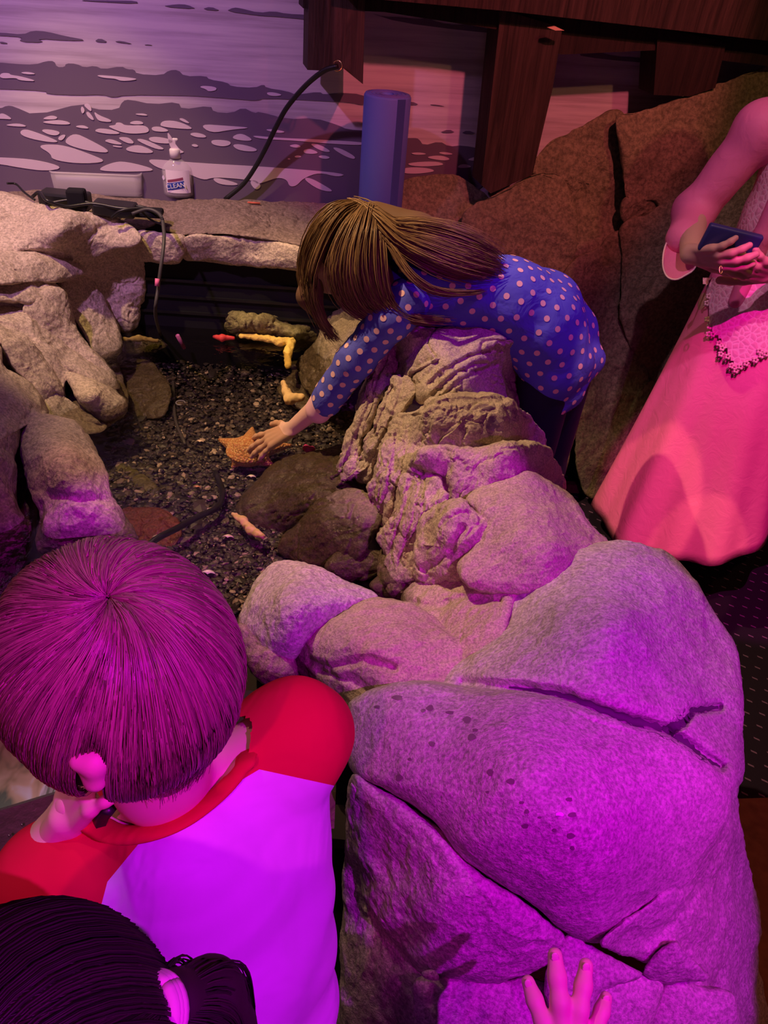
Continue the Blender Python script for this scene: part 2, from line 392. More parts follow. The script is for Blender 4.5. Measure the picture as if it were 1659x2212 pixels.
light = [
 [(42,285),(52,279),(70,283),(125,304),(122,308),(90,305),(50,295)], [(88,282),(98,279),(125,283),(130,288),(122,293),(105,291)],
 [(125,297),(135,291),(143,292),(135,303),(127,303)], [(138,304),(160,287),(190,300),(245,330),(200,328),(150,315)],
 [(82,316),(100,312),(140,314),(200,335),(233,350),(170,354),(112,345),(110,332)], [(-90,338),(0,340),(80,345),(140,362),(100,370),(40,362),(0,354),(-90,348)],
 [(212,365),(240,352),(270,348),(345,368),(290,371),(225,370)], [(8,270),(40,266),(62,274),(30,273)], [(92,256),(110,249),(125,253),(120,258),(98,258)],
 [(85,264),(120,259),(145,262),(155,269),(120,269)], [(160,273),(180,270),(195,278),(175,277)], [(174,235),(177,229),(183,236),(182,243),(177,246)],
 [(180,226),(190,223),(197,230),(198,242),(188,235)], [(185,243),(192,241),(204,258),(200,260),(190,253)], [(202,240),(215,250),(240,259),(240,264),(215,262),(208,255)],
 [(202,284),(213,277),(240,280),(264,289),(235,290)], [(232,272),(250,271),(250,265),(262,265),(270,272),(315,270),(325,285),(300,289),(270,288),(245,279)],
 [(278,266),(290,261),(305,262),(312,268),(290,269)], [(345,268),(355,260),(385,262),(420,278),(400,279),(350,274)], [(226,303),(240,300),(268,312),(250,312),(230,307)],
 [(254,298),(265,296),(280,298),(292,310),(275,310)], [(290,301),(310,300),(350,318),(355,323),(335,322)], [(266,322),(295,312),(320,320),(336,331),(290,330)],
 [(243,314),(266,317),(260,319),(245,317)], [(318,298),(340,295),(375,303),(370,311),(330,308)], [(326,275),(345,273),(368,283),(350,285),(330,283)],
 [(408,290),(420,286),(440,290),(448,297),(425,297)], [(430,268),(490,272),(547,276),(500,280),(455,288)], [(385,257),(395,255),(412,267),(400,265)],
 [(455,305),(465,302),(495,304),(500,311),(485,317),(460,313)], [(500,313),(520,311),(558,322),(550,328),(515,325)], [(500,296),(520,287),(545,300),(540,305),(510,302)],
 [(412,313),(422,311),(430,316),(420,318)], [(358,275),(385,322),(402,330),(370,332)],
 [(315,345),(345,345),(420,352),(600,362),(750,375),(730,383),(690,372),(655,385),(640,402),(625,403),(620,388),(600,383),(575,392),(555,398),(548,390),(500,385),(460,383),(440,390),(400,372),(345,366)],
 [(458,385),(475,385),(520,398),(500,401),(470,397)], [(538,392),(552,388),(566,402),(552,412)], [(655,385),(670,384),(700,400),(722,414),(700,413),(675,402)],
 [(540,292),(600,298),(700,302),(795,308),(785,314),(720,311),(640,304),(560,300)], [(622,315),(640,311),(652,317),(640,320)], [(655,324),(670,321),(690,330),(675,333),(657,331)],
 [(668,310),(690,312),(716,327),(705,329),(685,322)], [(715,318),(735,320),(768,338),(765,345),(740,335)], [(685,338),(700,335),(716,341),(700,344)],
 [(570,280),(590,279),(620,285),(600,288)], [(620,344),(625,341),(628,345)], [(635,338),(645,335),(653,339),(640,341)],
 [(290,246),(310,245),(322,250),(300,249)], [(0,245),(10,246),(28,258),(10,257),(-10,256)],
 [(0,158),(20,158),(22,162),(45,165),(80,175),(60,175),(40,173),(35,168),(0,170)], [(42,157),(60,155),(80,160),(60,161)], [(206,162),(240,164),(300,170),(285,174),(260,175),(250,170),(220,168)],
 [(430,188),(440,185),(467,188),(468,195),(450,198),(446,193)], [(575,200),(590,199),(612,205),(595,208),(580,206)],
 [(880,352),(940,348),(965,356),(920,360),(885,358)], [(915,340),(950,335),(975,343),(960,348)], [(885,331),(905,329),(925,333),(900,335)], [(945,330),(960,328),(982,333),(965,335)],
 [(870,362),(920,362),(945,370),(900,376),(868,374)], [(985,362),(1000,353),(1022,360),(1005,363)], [(1005,346),(1030,338),(1045,342),(1040,348)]]
wall_shapes('mural_print', [sm(p, 1) for p in dark], .002, MD)
wall_shapes('mural_print', [sm(p, 2) for p in light], .004, ML)
# floor: dark carpet with small dashes + rust floor strip
MC = mat('carpet', rough=.95, spec=.1); q = N(MC)
sx = q.n('ShaderNodeSeparateXYZ'); q.l(q.pos(), sx.inputs[0])
rows = q.math('FLOOR', q.math('MULTIPLY', sx.outputs[1], 24))
xs = q.math('FRACT', q.math('ADD', q.math('MULTIPLY', sx.outputs[0], 24), q.math('MULTIPLY', rows, .5)))
ys = q.math('FRACT', q.math('MULTIPLY', sx.outputs[1], 24))
d_ = q.math('MULTIPLY', q.math('LESS_THAN', q.math('ABSOLUTE', q.math('SUBTRACT', xs, .5)), .16), q.math('LESS_THAN', q.math('ABSOLUTE', q.math('ADD', q.math('SUBTRACT', ys, .5), q.math('MULTIPLY', q.math('SUBTRACT', xs, .5), .5))), .06))
q.l(q.mix(d_, (.022, .014, .03), (.22, .12, .24)), q.b.inputs['Base Color']); q.l(q.bump(q.noise(900, 2, .5, q.pos()), .5, .004), q.b.inputs['Normal'])
bm = box_bm((.5, 1.1, -.02), (1, 0, 0), (0, 1, 0), (0, 0, 1), 2.8, 2.6, .02)
from_bm('floor', bm, MC, kind='structure')
MR = mat('rust_floor', rough=.7, spec=.3); q = N(MR)
q.l(q.ramp(q.noise(30, 5, .6, q.pos()), [(.3, (.20, .09, .05)), (.7, (.34, .15, .08))]), q.b.inputs['Base Color'])
a = at(1600, 1728, 0); b = at(1659, 1726, 0)
e = (b-a)/np.linalg.norm(b-a); p0, p1 = a-e*1.2, a+e*2.4
dn = np.array([e[1], -e[0], 0]); dn *= -np.sign(dn[1]) if dn[1] > 0 else 1
bm = bmesh.new(); vs = [bm.verts.new(tuple(v)) for v in [np.append(p0[:2], .006), np.append(p1[:2], .006), np.append((p1+dn*1.6)[:2], .006), np.append((p0+dn*1.6)[:2], .006)]]
f_ = bm.faces.new(vs); r_ = bmesh.ops.extrude_face_region(bm, geom=[f_])
for v in [g for g in r_['geom'] if isinstance(g, bmesh.types.BMVert)]: v.co.z -= .006
bmesh.ops.recalc_face_normals(bm, faces=bm.faces[:]); from_bm('floor', bm, MR, kind='structure')
# right side low skirting strip at the foot of the background rocks
a, b = at(1215, 1052, .015), at(1330, 1060, .015); mid_ = (a+b)/2; ax = (b-a)/np.linalg.norm(b-a)
from_bm('baseboard_right', box_bm(mid_, ax, (-ax[1], ax[0], 0), (0, 0, 1), 1.0, .012, .02), wood_mat('skirting_wood', (.13, .06, .04), (.22, .11, .07)), kind='structure')

# dark timber frame hung before the mural
WOOD = wood_mat('dark_timber', (.03, .020, .018), (.095, .055, .048))
WOOD2 = wood_mat('black_timber', (.022, .014, .014), (.05, .028, .025))
fr = empty('timber_frame', wallp(1130, 100, .12), 'dark rough timber frame of beam and posts hanging in front of the mural wall', 'timber frame')
def wprism(name, pl, off, th, m_, par, **kw): return poly_prism(name, [wallp(x, y, off) for x, y in pl], -WN*th, m_, par, **kw)
wprism('post', [(668, -40), (790, -40), (784, 182), (741, 147), (705, 153), (664, 151)], .16, .10, WOOD, fr, label='short hanging post with a slanted cut end')
wprism('post', [(1082, 20), (1215, 60), (1194, 190), (1150, 378), (1060, 418), (1040, 400), (1046, 350)], .16, .10, WOOD, fr, label='long full post behind the rocks')
wprism('post', [(1422, 60), (1570, 90), (1545, 190), (1490, 208), (1412, 205)], .16, .10, WOOD2, fr, label='short black post at the right')
wprism('beam', [(655, -60), (1800, 60), (1800, 160), (1570, 132), (1430, 108), (1212, 118), (1090, 66), (830, 26), (655, 18)], .15, .10, WOOD2, fr)
wprism('beam', [(740, -160), (1800, -60), (1800, 112), (1659, 88), (1095, 24), (830, 0), (740, -16)], .20, .05, WOOD, fr)
wprism('timber_chip', [(1184, 60), (1200, 57), (1219, 66), (1200, 66)], .205, .01, mat('chip', (.8, .5, .35), .6), fr, label='pale chip in the beam edge')
# cable hook
BR = mat('brass', (.75, .55, .25), .3, .5, 1)
hk = wallp(729, 142, .19)
hook = tubes('cable_hook', [np.array([hk+WN*.0+CR*(.012*math.cos(t))+CU*(.014*math.sin(t)) for t in np.linspace(-2.4, 2.6, 16)])], [.0022], BR, label='small brass ring hook at the foot of the left hanging post', cat='hook')
tubes('screw', [np.array([hk+WN*-.035, hk-WN*0+CR*-.009+CU*-.009])], [.003], BR, hook)
cb = [(729, 143, .20), (700, 153, .18), (660, 185, .14), (620, 232, .10), (596, 275, .08), (575, 318, .06), (552, 360, .05), (525, 398, .04), (486, 431, .03)]
tubes('hanging_cable', [cr_open([wallp(*c) for c in cb], 50)], [.0068], BLACK, sides=10, label='thick black cable curving from the brass hook down to the rock ledge', cat='cable')

# ------------------------------------------------------------------ pool
pool = empty('pool_bed', (-.4, 1.5, .38), 'dark gravel bed of the touch pool under shallow water', 'gravel bed')
MG = mat('gravel', rough=.5, spec=.5); q = N(MG); oi = q.n('ShaderNodeNewGeometry').outputs['Random Per Island']
q.l(q.ramp(oi, [(0, (.012, .010, .013)), (.70, (.045, .034, .036)), (.88, (.12, .09, .075)), (.97, (.42, .33, .28))]), q.b.inputs['Base Color'])
from_bm('bed_base', box_bm((-.45, 1.45, .385), (1, 0, 0), (0, 1, 0), (0, 0, 1), .72, .78, .015), mat('silt', (.03, .022, .025), .8), pool)
ico = bmesh.new(); bmesh.ops.create_icosphere(ico, subdivisions=1, radius=1); iv = np.array([v.co[:] for v in ico.verts]); ifc = [[v.index for v in f.verts] for f in ico.faces]; ico.free()
V = []; Fc = []; n = 0
for k in range(13000):
    px, py = rng.uniform(230, 760), rng.uniform(700, 1330)
    c = at(px, py, .405+max(0, min(1, (850-py)/130))*.065)
    s = rng.gamma(3, .0011)+.0015
    if rng.random() < .05: s *= 1.7
    A = np.array(Matrix.Rotation(rng.uniform(0, 6.3), 3, 'Z') @ Matrix.Rotation(rng.normal(0, .35), 3, 'X'))
    v = (iv*np.array([s*rng.uniform(1, 1.8), s, s*.45]))@A.T+c+np.array([0, 0, rng.uniform(0, .006)])
    V.append(v); Fc += [[a+n for a in f] for f in ifc]; n += len(iv)
mesh_obj('gravel', np.vstack(V), Fc, MG, pool, smooth=False, kind='stuff')
# water
MWt = bpy.data.materials.new('water'); MWt.use_nodes = True; t = MWt.node_tree; t.nodes.clear()
out = t.nodes.new('ShaderNodeOutputMaterial'); mx = t.nodes.new('ShaderNodeMixShader'); tr = t.nodes.new('ShaderNodeBsdfTransparent'); gl = t.nodes.new('ShaderNodeBsdfGlossy')
fz = t.nodes.new('ShaderNodeFresnel'); fz.inputs[0].default_value = 1.33; gl.inputs['Roughness'].default_value = .02; tr.inputs[0].default_value = (.84, .80, .76, 1)
nzt = t.nodes.new('ShaderNodeTexNoise'); nzt.inputs['Scale'].default_value = 26; nzt.inputs['Detail'].default_value = 3; ge = t.nodes.new('ShaderNodeNewGeometry')
bp = t.nodes.new('ShaderNodeBump'); bp.inputs['Strength'].default_value = .5; bp.inputs['Distance'].default_value = .01
t.links.new(ge.outputs['Position'], nzt.inputs[0]); t.links.new(nzt.outputs[0], bp.inputs['Height']); t.links.new(bp.outputs[0], gl.inputs['Normal']); t.links.new(bp.outputs[0], fz.inputs['Normal'])
t.links.new(fz.outputs[0], mx.inputs[0]); t.links.new(tr.outputs[0], mx.inputs[1]); t.links.new(gl.outputs[0], mx.inputs[2]); t.links.new(mx.outputs[0], out.inputs[0])
wp = [(-1.15, .72), (-.05, .72), (.12, 1.1), (.12, 2.0), (.1, 2.3), (-1.15, 2.2)]
mesh_obj('pool_water', [(x, y, .56) for x, y in wp], [[0, 1, 2, 3, 4, 5]], MWt, label='clear shallow water filling the rock touch pool', cat='water')
# black back panel of the pool under the lip
a, b = at(295, 562, .765), at(700, 590, .765)
for nm, z0, z1, mm in (('pool_back_panel', .40, .785, BLACKM),):
    ax = (b-a); L = np.linalg.norm(ax[:2]); ax = np.array([ax[0], ax[1], 0])/L; nn_ = np.array([-ax[1], ax[0], 0])
    c = (a+b)/2+nn_*.03; c[2] = (z0+z1)/2
    o_ = from_bm(nm, box_bm(c, ax, nn_, (0, 0, 1), L/2+.25, .02, (z1-z0)/2, .004), mm, label='black panel closing the back of the pool under the pale rock lip', cat='panel')
    rb = []
    for k in range(3):
        cc = c-nn_*.024; cc = cc.copy(); cc[2] = .71-.05*k
        from_bm('seam', box_bm(cc, ax, nn_, (0, 0, 1), L/2+.2, .004, .004), BLACK, o_)

# ------------------------------------------------------------------ rocks
def Z(X, Y, s=.3617, ox=700, oy=650): return (ox+X*s, oy+Y*s)
ridge = empty('rock_wall', (.25, 1.1, 0), 'long tan sculpted rock wall running from the leaning girl to the foreground boulders', 'rock wall')
def zz(pl, s=.3617, ox=700, oy=650): return [Z(x, y, s, ox, oy) for x, y in pl]
blob('boulder', zz([(325,200),(420,145),(640,150),(830,136),(1000,165),(1150,228),(1200,295),(1240,400),(1300,580),(1338,800),(1200,760),(1000,640),(700,620),(540,600),(470,500),(420,480),(300,520),(250,560),(285,350)]),
     [(840,700,.87),(1000,700,.885),(1120,745,.85),(1180,900,.62),(1150,800,.70),(1000,860,.80),(900,850,.79),(800,830,.66),(820,760,.76),(950,770,.85)], ROCK, ridge, R=.05, T=.16, ex=3, amp=.007, crk=.006, nt=300, nr=100, center=(970,765),
     cracks=[(zz([(640,490),(760,400),(880,330),(1000,290),(1110,290)]), 5, .010), (zz([(650,560),(780,440),(900,380),(970,370)]), 5, .012), (zz([(700,580),(820,470),(1000,390),(1120,350)]), 4, .008), (zz([(620,500),(700,420),(860,330)]), 4, .007),
             (zz([(430,400),(520,330),(600,210),(540,170)]), 9, .012)])
blob('boulder', zz([(560,640),(660,562),(930,540),(1110,575),(1190,660),(1290,750),(1338,900),(1200,960),(900,960),(700,950),(590,980),(500,1060),(380,1040),(340,900),(360,740),(440,680)]),
     [(900,870,.83),(1030,850,.855),(1120,870,.83),(1180,960,.62),(1100,960,.76),(950,970,.76),(860,960,.71),(835,930,.68)], ROCK, ridge, R=.045, T=.16, ex=3, amp=.008, crk=.006, nt=260, nr=80,
     cracks=[(zz([(640,620),(760,590),(900,585),(1110,578)]), 6, .008), (zz([(370,720),(440,650),(520,560),(560,545)]), 10, .014), (zz([(380,800),(470,700),(640,600)]), 6, .01)], center=(1000,910))
blob('boulder', zz([(510,980),(560,890),(680,868),(880,860),(1100,828),(1250,848),(1360,908),(1425,1010),(1440,1140),(1300,1180),(1000,1220),(750,1280),(600,1300),(440,1200),(480,1040)]),
     [(910,980,.80),(1030,960,.83),(1150,960,.82),(1210,1040,.62),(1150,1060,.72),(1000,1070,.75),(900,1080,.70),(880,1040,.72)], ROCK, ridge, R=.045, T=.16, ex=3, amp=.009, crk=.004, nt=260, nr=80, center=(1040,1020),
     cracks=[(zz([(510,985),(600,1030),(700,1080),(740,1150)]), 6, .012), (zz([(700,880),(740,960),(700,1060),(750,1180)]), 14, .014)])
blob('boulder', zz([(860,1180),(1000,1085),(1180,1028),(1300,1040),(1440,1140),(1560,1290),(1700,1430),(1800,1560),(1600,1700),(1200,1750),(900,1720),(800,1600),(900,1400),(900,1280)]),
     [(1040,1080,.79),(1140,1035,.80),(1220,1080,.74),(1310,1170,.70),(1200,1150,.79),(1100,1200,.76),(1050,1260,.73)], ROCK, ridge, R=.05, T=.2, ex=2.8, amp=.007, nt=260, nr=80, center=(1160,1160))
blob('boulder', zz([(735,1195),(830,1195),(900,1250),(1000,1290),(1070,1330),(1090,1420),(1060,1560),(900,1640),(700,1700),(560,1700),(350,1690),(340,1560),(370,1440),(450,1430),(560,1290)]),
     [(970,1090,.79),(1060,1130,.77),(1080,1180,.73),(1000,1180,.74),(900,1180,.66),(840,1220,.57),(850,1180,.58),(950,1230,.67)], ROCK, ridge, R=.05, T=.16, ex=3, amp=.009, crk=.004, nt=260, nr=80, center=(950,1180),
     cracks=[(zz([(590,1600),(680,1560),(740,1510),(830,1360)]), 8, .014), (zz([(560,1300),(640,1240),(740,1190)]), 10, .012), (zz([(470,1560),(560,1380),(700,1250)]), 6, .008)])
# slabs of the pool-side flank
fl = [([(325,195),(300,260),(250,420),(200,620),(130,820),(60,1035),(170,1010),(250,800),(330,620),(420,470),(430,320)], [(810,730,.82),(770,870,.70),(725,1018,.565),(800,880,.70),(840,820,.75)]),
      ([(420,450),(370,520),(330,640),(260,800),(185,990),(180,1065),(260,1090),(330,900),(400,760),(520,600),(560,500)], [(840,830,.77),(800,930,.69),(768,1030,.575),(850,920,.72),(890,850,.78)]),
      ([(440,700),(350,820),(300,1000),(250,1200),(250,1290),(330,1420),(400,1360),(430,1180),(520,1010),(600,900),(640,760)], [(870,940,.74),(830,1020,.69),(795,1110,.57),(820,1160,.56),(880,1020,.71)]),
      ([(510,1015),(440,1090),(410,1260),(330,1400),(350,1480),(400,1600),(480,1500),(590,1290),(740,1190),(700,1080),(600,1040)], [(880,1040,.72),(850,1110,.66),(830,1190,.57),(900,1120,.70),(950,1080,.75)]),
      ([(380,1380),(350,1480),(360,1640),(400,1750),(520,1760),(600,1640),(520,1500),(470,1380)], [(840,1170,.60),(840,1260,.55),(890,1250,.58)]),
      ([(180,800),(60,1035),(-10,1090),(60,1120),(160,1060),(260,1000),(300,900)], [(760,950,.60),(720,1035,.55),(790,980,.62)])]
for pl, ct in fl:
    cx = [Z(*p) for p in pl]; xs_ = [p[0] for p in cx]; ys_ = [p[1] for p in cx]
    # long joints following the slab
    c0_ = cx[0]; c1_ = cx[len(cx)//2]
    ln = [((c0_[0]*(1-k)+c1_[0]*k)+6*math.sin(5*k), c0_[1]*(1-k)+c1_[1]*k) for k in np.linspace(.1, .95, 6)]
    blob('rock_slab', cx, ct, ROCK, ridge, R=.03, T=.10, ex=3.2, amp=.009, freq=20, crk=.006, cfr=14, nt=220, nr=70, cracks=[(ln, 5, .010), ([(a+22, b+6) for a, b in ln], 4, .007)])
# low rock between ridge and front boulders
blob('boulder', [(862,1300),(900,1252),(960,1235),(1040,1205),(1100,1215),(1120,1260),(1100,1330),(1080,1400),(1040,1450),(980,1480),(930,1460),(880,1400)],
     [(900,1270,.60),(960,1240,.64),(1080,1230,.70),(1080,1330,.70),(1010,1440,.66),(930,1350,.62),(1000,1320,.66)], ROCK, ridge, R=.03, T=.15, ex=3, amp=.008, nt=200, nr=60,
     cracks=[([(870,1300),(940,1310),(1000,1290),(1080,1300)], 10, .012)])
blob('boulder', [(634,1405),(663,1367),(717,1334),(782,1298),(826,1289),(862,1298),(898,1313),(952,1340),(1006,1385),(1010,1440),(990,1480),(900,1530),(800,1550),(745,1540),(700,1505),(659,1475),(630,1440)],
     [(660,1380,.62),(780,1305,.66),(880,1310,.655),(980,1390,.665),(980,1470,.67),(850,1500,.63),(740,1500,.585),(660,1450,.565),(800,1400,.67)], ROCK, ridge, R=.045, T=.15, ex=2.8, amp=.007, nt=240, nr=70,
     cracks=[([(668,1430),(720,1440),(790,1425),(850,1440)], 9, .010), ([(690,1450),(760,1470),(800,1500)], 8, .010)], center=(815,1415))
blob('boulder', [(518,1345),(540,1273),(565,1237),(598,1213),(627,1209),(670,1215),(703,1230),(753,1255),(818,1286),(785,1310),(720,1345),(670,1378),(640,1420),(612,1440),(580,1425),(547,1390),(525,1368)],
     [(530,1340,.585),(570,1240,.62),(630,1212,.64),(740,1250,.65),(810,1288,.63),(720,1340,.63),(615,1420,.585),(630,1300,.675)], ROCKF, ridge, R=.045, T=.15, ex=2.5, amp=.006, nt=240, nr=70)
blob('boulder', [(516,1350),(545,1370),(580,1395),(625,1410),(650,1450),(640,1490),(590,1485),(555,1455),(530,1410)], [(530,1370,.58),(600,1410,.58),(570,1470,.55),(640,1470,.56)], ROCK, ridge, R=.025, T=.1, amp=.009, nt=140, nr=40)
blob('boulder', [(640,1480),(690,1490),(740,1515),(775,1540),(770,1600),(700,1600),(650,1560),(610,1510)], [(690,1500,.56),(760,1560,.56),(640,1540,.54)], ROCK, ridge, R=.025, T=.1, amp=.007, nt=140, nr=36)
# the two big foreground boulders
F6 = zz([(430,560),(560,430),(640,350),(672,250),(725,170),(840,92),(900,60),(1000,36),(1130,34),(1230,55),(1290,76),(1380,170),(1450,300),(1530,430),(1556,560),(1552,760),(1530,950),(1450,960),(1300,860),(1100,780),(900,700),(700,650),(520,620)], .578, 700, 1150)
big = blob('boulder', F6, [(1000,1440,.68),(1090,1330,.71),(1200,1200,.75),(1350,1172,.76),(1480,1240,.72),(1585,1400,.66),(1595,1560,.66),(1500,1680,.72),(1300,1560,.77),(1150,1510,.76),(1050,1490,.735),(1330,1350,.80)], ROCKF, ridge, R=.06, T=.35, ex=3, amp=.006, freq=9, nt=420, nr=150, center=(1290,1400),
     cracks=[([(1090,1350),(1130,1290),(1160,1240),(1220,1190)], 14, .006), ([(1000,1476),(1105,1486),(1220,1504),(1336,1546),(1440,1582),(1475,1602),(1556,1656)], 13, .030), ([(1440,1580),(1476,1562),(1494,1536),(1552,1527)], 9, .030)], label='big rounded boulder with a grey-green shadow painted on')
F7 = zz([(82,660),(100,620),(200,572),(330,555),(500,570),(800,598),(1000,648),(1200,708),(1320,768),(1450,858),(1510,930),(1530,1010),(1500,1110),(1440,1200),(1350,1320),(1200,1425),(1100,1505),(1000,1535),(880,1485),(800,1415),(650,1315),(520,1215),(400,1085),(250,975),(115,905),(80,800)], .578, 700, 1150)
blob('boulder', F7, [(755,1530,.70),(820,1482,.735),(990,1482,.755),(1280,1530,.765),(1460,1600,.74),(1575,1710,.70),(1530,1850,.64),(1400,1965,.60),(1280,2030,.58),(1160,1960,.63),(1000,1845,.68),(850,1715,.68),(765,1670,.66),(1150,1650,.80),(1250,1800,.76)], ROCKF, ridge, R=.06, T=.35, ex=3.4, amp=.005, freq=9, nt=460, nr=160, center=(1160,1740), cracks=[([(1000,1476),(1105,1486),(1220,1504),(1336,1546),(1440,1582),(1475,1602),(1556,1656)], 9, .024), ([(1440,1580),(1476,1562),(1494,1536),(1552,1527)], 8, .026)],
     label='largest foreground boulder dotted with dark wet spots')
blob('boulder', [(758,1672),(800,1690),(845,1715),(931,1780),(1001,1852),(1076,1910),(1162,1968),(1212,2012),(1215,2045),(1170,2090),(1110,2114),(1050,2120),(960,2113),(905,2098),(860,2050),(800,1960),(770,1850),(752,1740)],
     [(775,1690,.645),(930,1790,.665),(1080,1920,.63),(1200,2020,.565),(1120,2105,.50),(960,2108,.46),(870,2020,.46),(800,1850,.52),(950,1950,.58)], ROCKF, ridge, R=.05, T=.3, ex=3.2, amp=.006, nt=340, nr=110, center=(960,1930))
blob('boulder', [(752,1690),(790,1740),(830,1860),(880,2010),(930,2110),(915,2180),(900,2290),(740,2300),(730,2150),(740,2000),(745,1850)], [(770,1720,.62),(820,1880,.46),(880,2080,.40),(760,2200,.22),(745,1900,.40)], ROCKF, ridge, R=.04, T=.3, ex=3, amp=.007, nt=220, nr=60)
# lower stones of the front face
lo = [([(905,2115),(1000,2118),(1112,2122),(1125,2160),(1105,2260),(1000,2270),(915,2230),(895,2160)], .40, .025),
      ([(1230,2018),(1270,2040),(1330,2075),(1385,2105),(1330,2125),(1290,2150),(1265,2210),(1200,2200),(1180,2120),(1200,2060)], .50, .02),
      ([(1290,2130),(1330,2108),(1390,2100),(1428,2120),(1425,2160),(1380,2260),(1300,2290),(1265,2230)], .42, .022),
      ([(1432,2130),(1470,2115),(1530,2130),(1590,2160),(1600,2290),(1420,2300),(1400,2230)], .38, .03),
      ([(1090,2130),(1190,2120),(1280,2190),(1290,2300),(1100,2300)], .40, .03),
      ([(1385,2100),(1450,2035),(1480,2050),(1530,2110),(1470,2120),(1430,2125)], .50, .02),
      ([(1000,2190),(1100,2240),(1090,2330),(900,2330),(910,2240)], .32, .025)]
for pl, z_, R_ in lo:
    xs_ = [p[0] for p in pl]; ys_ = [p[1] for p in pl]
    blob('stone', pl, [(min(xs_), min(ys_), z_+.04), (max(xs_), min(ys_), z_+.04), (sum(xs_)/len(xs_), max(ys_), z_-.05)], ROCKF, ridge, R=R_, T=.2, ex=3.5, amp=.005, nt=140, nr=40)
blob('stone', [(914,2098),(935,2094),(948,2108),(944,2118),(925,2116),(912,2108)], [(930,2105,.475)], ROCKF, ridge, R=.008, T=.02, amp=.001, nt=50, nr=14, label='small pink pebble stuck at the boulder foot')
# outer flank falling to the carpet
blob('boulder', [(1596,1480),(1604,1600),(1594,1730),(1614,1850),(1638,1950),(1636,2060),(1650,2150),(1668,2300),(1590,2310),(1560,2250),(1500,2160),(1450,2100),(1340,2060),(1300,2030),(1400,1950),(1480,1880),(1530,1790),(1560,1690),(1575,1580)],
     [(1598,1500,.62),(1590,1730,.50),(1625,1900,.30),(1640,2060,.20),(1660,2280,.05),(1500,2130,.40),(1350,2040,.545),(1480,1920,.57),(1550,1760,.62),(1540,2000,.44)], ROCKF, ridge, R=.04, T=.35, ex=3.2, amp=.007, nt=340, nr=100, center=(1555,1950),
     cracks=[([(1400,2040),(1450,2000),(1530,1900)], 10, .008), ([(1470,2060),(1520,2110),(1600,2180)], 7, .01), ([(1610,2160),(1620,2230),(1625,2300)], 8, .015)])
# inner core carrying the wall down to the floor
core = [(.12,.66),(.12,1.0),(.12,1.35),(.12,1.72),(.28,1.78),(.34,1.6),(.34,1.2),(.42,.95),(.42,.62),(.30,.58)]
def zprism(name, pl, z0, z1, m_, par=None, **kw): return poly_prism(name, [(x, y, z1) for x, y in pl], (0, 0, z0-z1), m_, par, **kw)
zprism('core', core, 0, .50, ROCK, ridge)
# submerged boulders by the ridge
def sub(pl, z_, lab, R=.03, m_=ROCKS, extra=None, T=.09, **kw):
    kw.setdefault('crk', .004)
    xs_ = [p[0] for p in pl]; ys_ = [p[1] for p in pl]
    ct = extra or [(min(xs_), np.mean(ys_), z_-.02), (max(xs_), np.mean(ys_), z_), (np.mean(xs_), min(ys_), z_), (np.mean(xs_), max(ys_), z_-.05)]
    return blob('pool_rock', pl, ct, m_, R=R, T=T, amp=.006, nt=200, nr=50, label=lab, cat='rock', group=None, **kw)
sub([(508,1108),(515,1080),(545,1045),(590,1000),(640,980),(700,970),(752,955),(800,970),(820,1020),(790,1070),(700,1100),(650,1140),(600,1157),(560,1152),(520,1128)], .50, 'large smooth brown boulder lying beside the girl\'s hand at the pool edge', .04, extra=[(515,1100,.44),(600,1000,.50),(760,970,.55),(790,1040,.56),(600,1150,.42),(660,1060,.53)])
sub([(600,1180),(650,1120),(690,1078),(740,1058),(790,1060),(830,1110),(800,1170),(770,1215),(700,1225),(630,1215)], .52, 'reddish brown boulder with a glinting wet top below the smooth brown boulder', .03, extra=[(620,1190,.45),(740,1070,.585),(800,1120,.58),(700,1215,.48),(700,1130,.54)])
sub([(702,1222),(730,1195),(780,1180),(830,1195),(835,1230),(800,1252),(750,1258),(715,1245)], .52, 'small grey rounded rock wedged under the ridge flank', .02)
sub([(800,1262),(845,1230),(890,1250),(900,1290),(860,1310),(815,1290)], .54, 'tiny wet grey rock in the cleft behind the pink boulder', .015, T=.05)
sub([(640,780),(680,735),(700,690),(760,660),(800,700),(790,800),(740,870),(690,860),(650,830)], .55, 'craggy brown rock behind the dotted sleeve', .02, crk=.008, extra=[(680,760,.56),(700,700,.62),(770,680,.68),(760,820,.60),(670,850,.50)])
sub([(345,690),(400,684),(470,670),(560,676),(640,686),(720,680),(730,760),(660,770),(600,752),(520,750),(430,748),(350,730)], .60, 'dark olive rock bank along the back of the pool', .03, ROCKY, extra=[(380,690,.585),(470,675,.60),(640,690,.60),(720,690,.60),(400,735,.50),(520,748,.49),(640,765,.49),(720,755,.52),(520,712,.60),(640,720,.59)], T=.05, crk=.008, cfr=12)
sub([(560,740),(640,745),(720,760),(740,830),(700,890),(640,880),(600,840),(630,800)], .49, 'dark sunken rock between the yellow streaks and the sleeve', .02, ROCKS)
sub([(240,790),(300,770),(350,800),(370,850),(350,900),(290,900),(240,860)], .47, 'dark sunken rock beside the pointed slab of the left bank', .02, ROCKS)
sub([(250,735),(300,728),(352,735),(360,752),(300,765),(255,755)], .53, 'thin olive rock shelf under the left bank overhang', .012, ROCKY, T=.05)
sub([(200,1010),(260,1000),(330,1040),(345,1090),(300,1120),(240,1110)], .42, 'olive sunken rock at the waterline of the purple boulder', .02, ROCKY)
sub([(230,900),(290,890),(330,930),(340,990),(300,1010),(240,990)], .41, 'dark sunken rock between the slab tip and the purple boulder', .02, ROCKS)
RRED = rock_mat('rock_red_light', (.34, .10, .06), (.46, .15, .09), 120, .4)  # red light on the pool bottom, put into this rock's colour
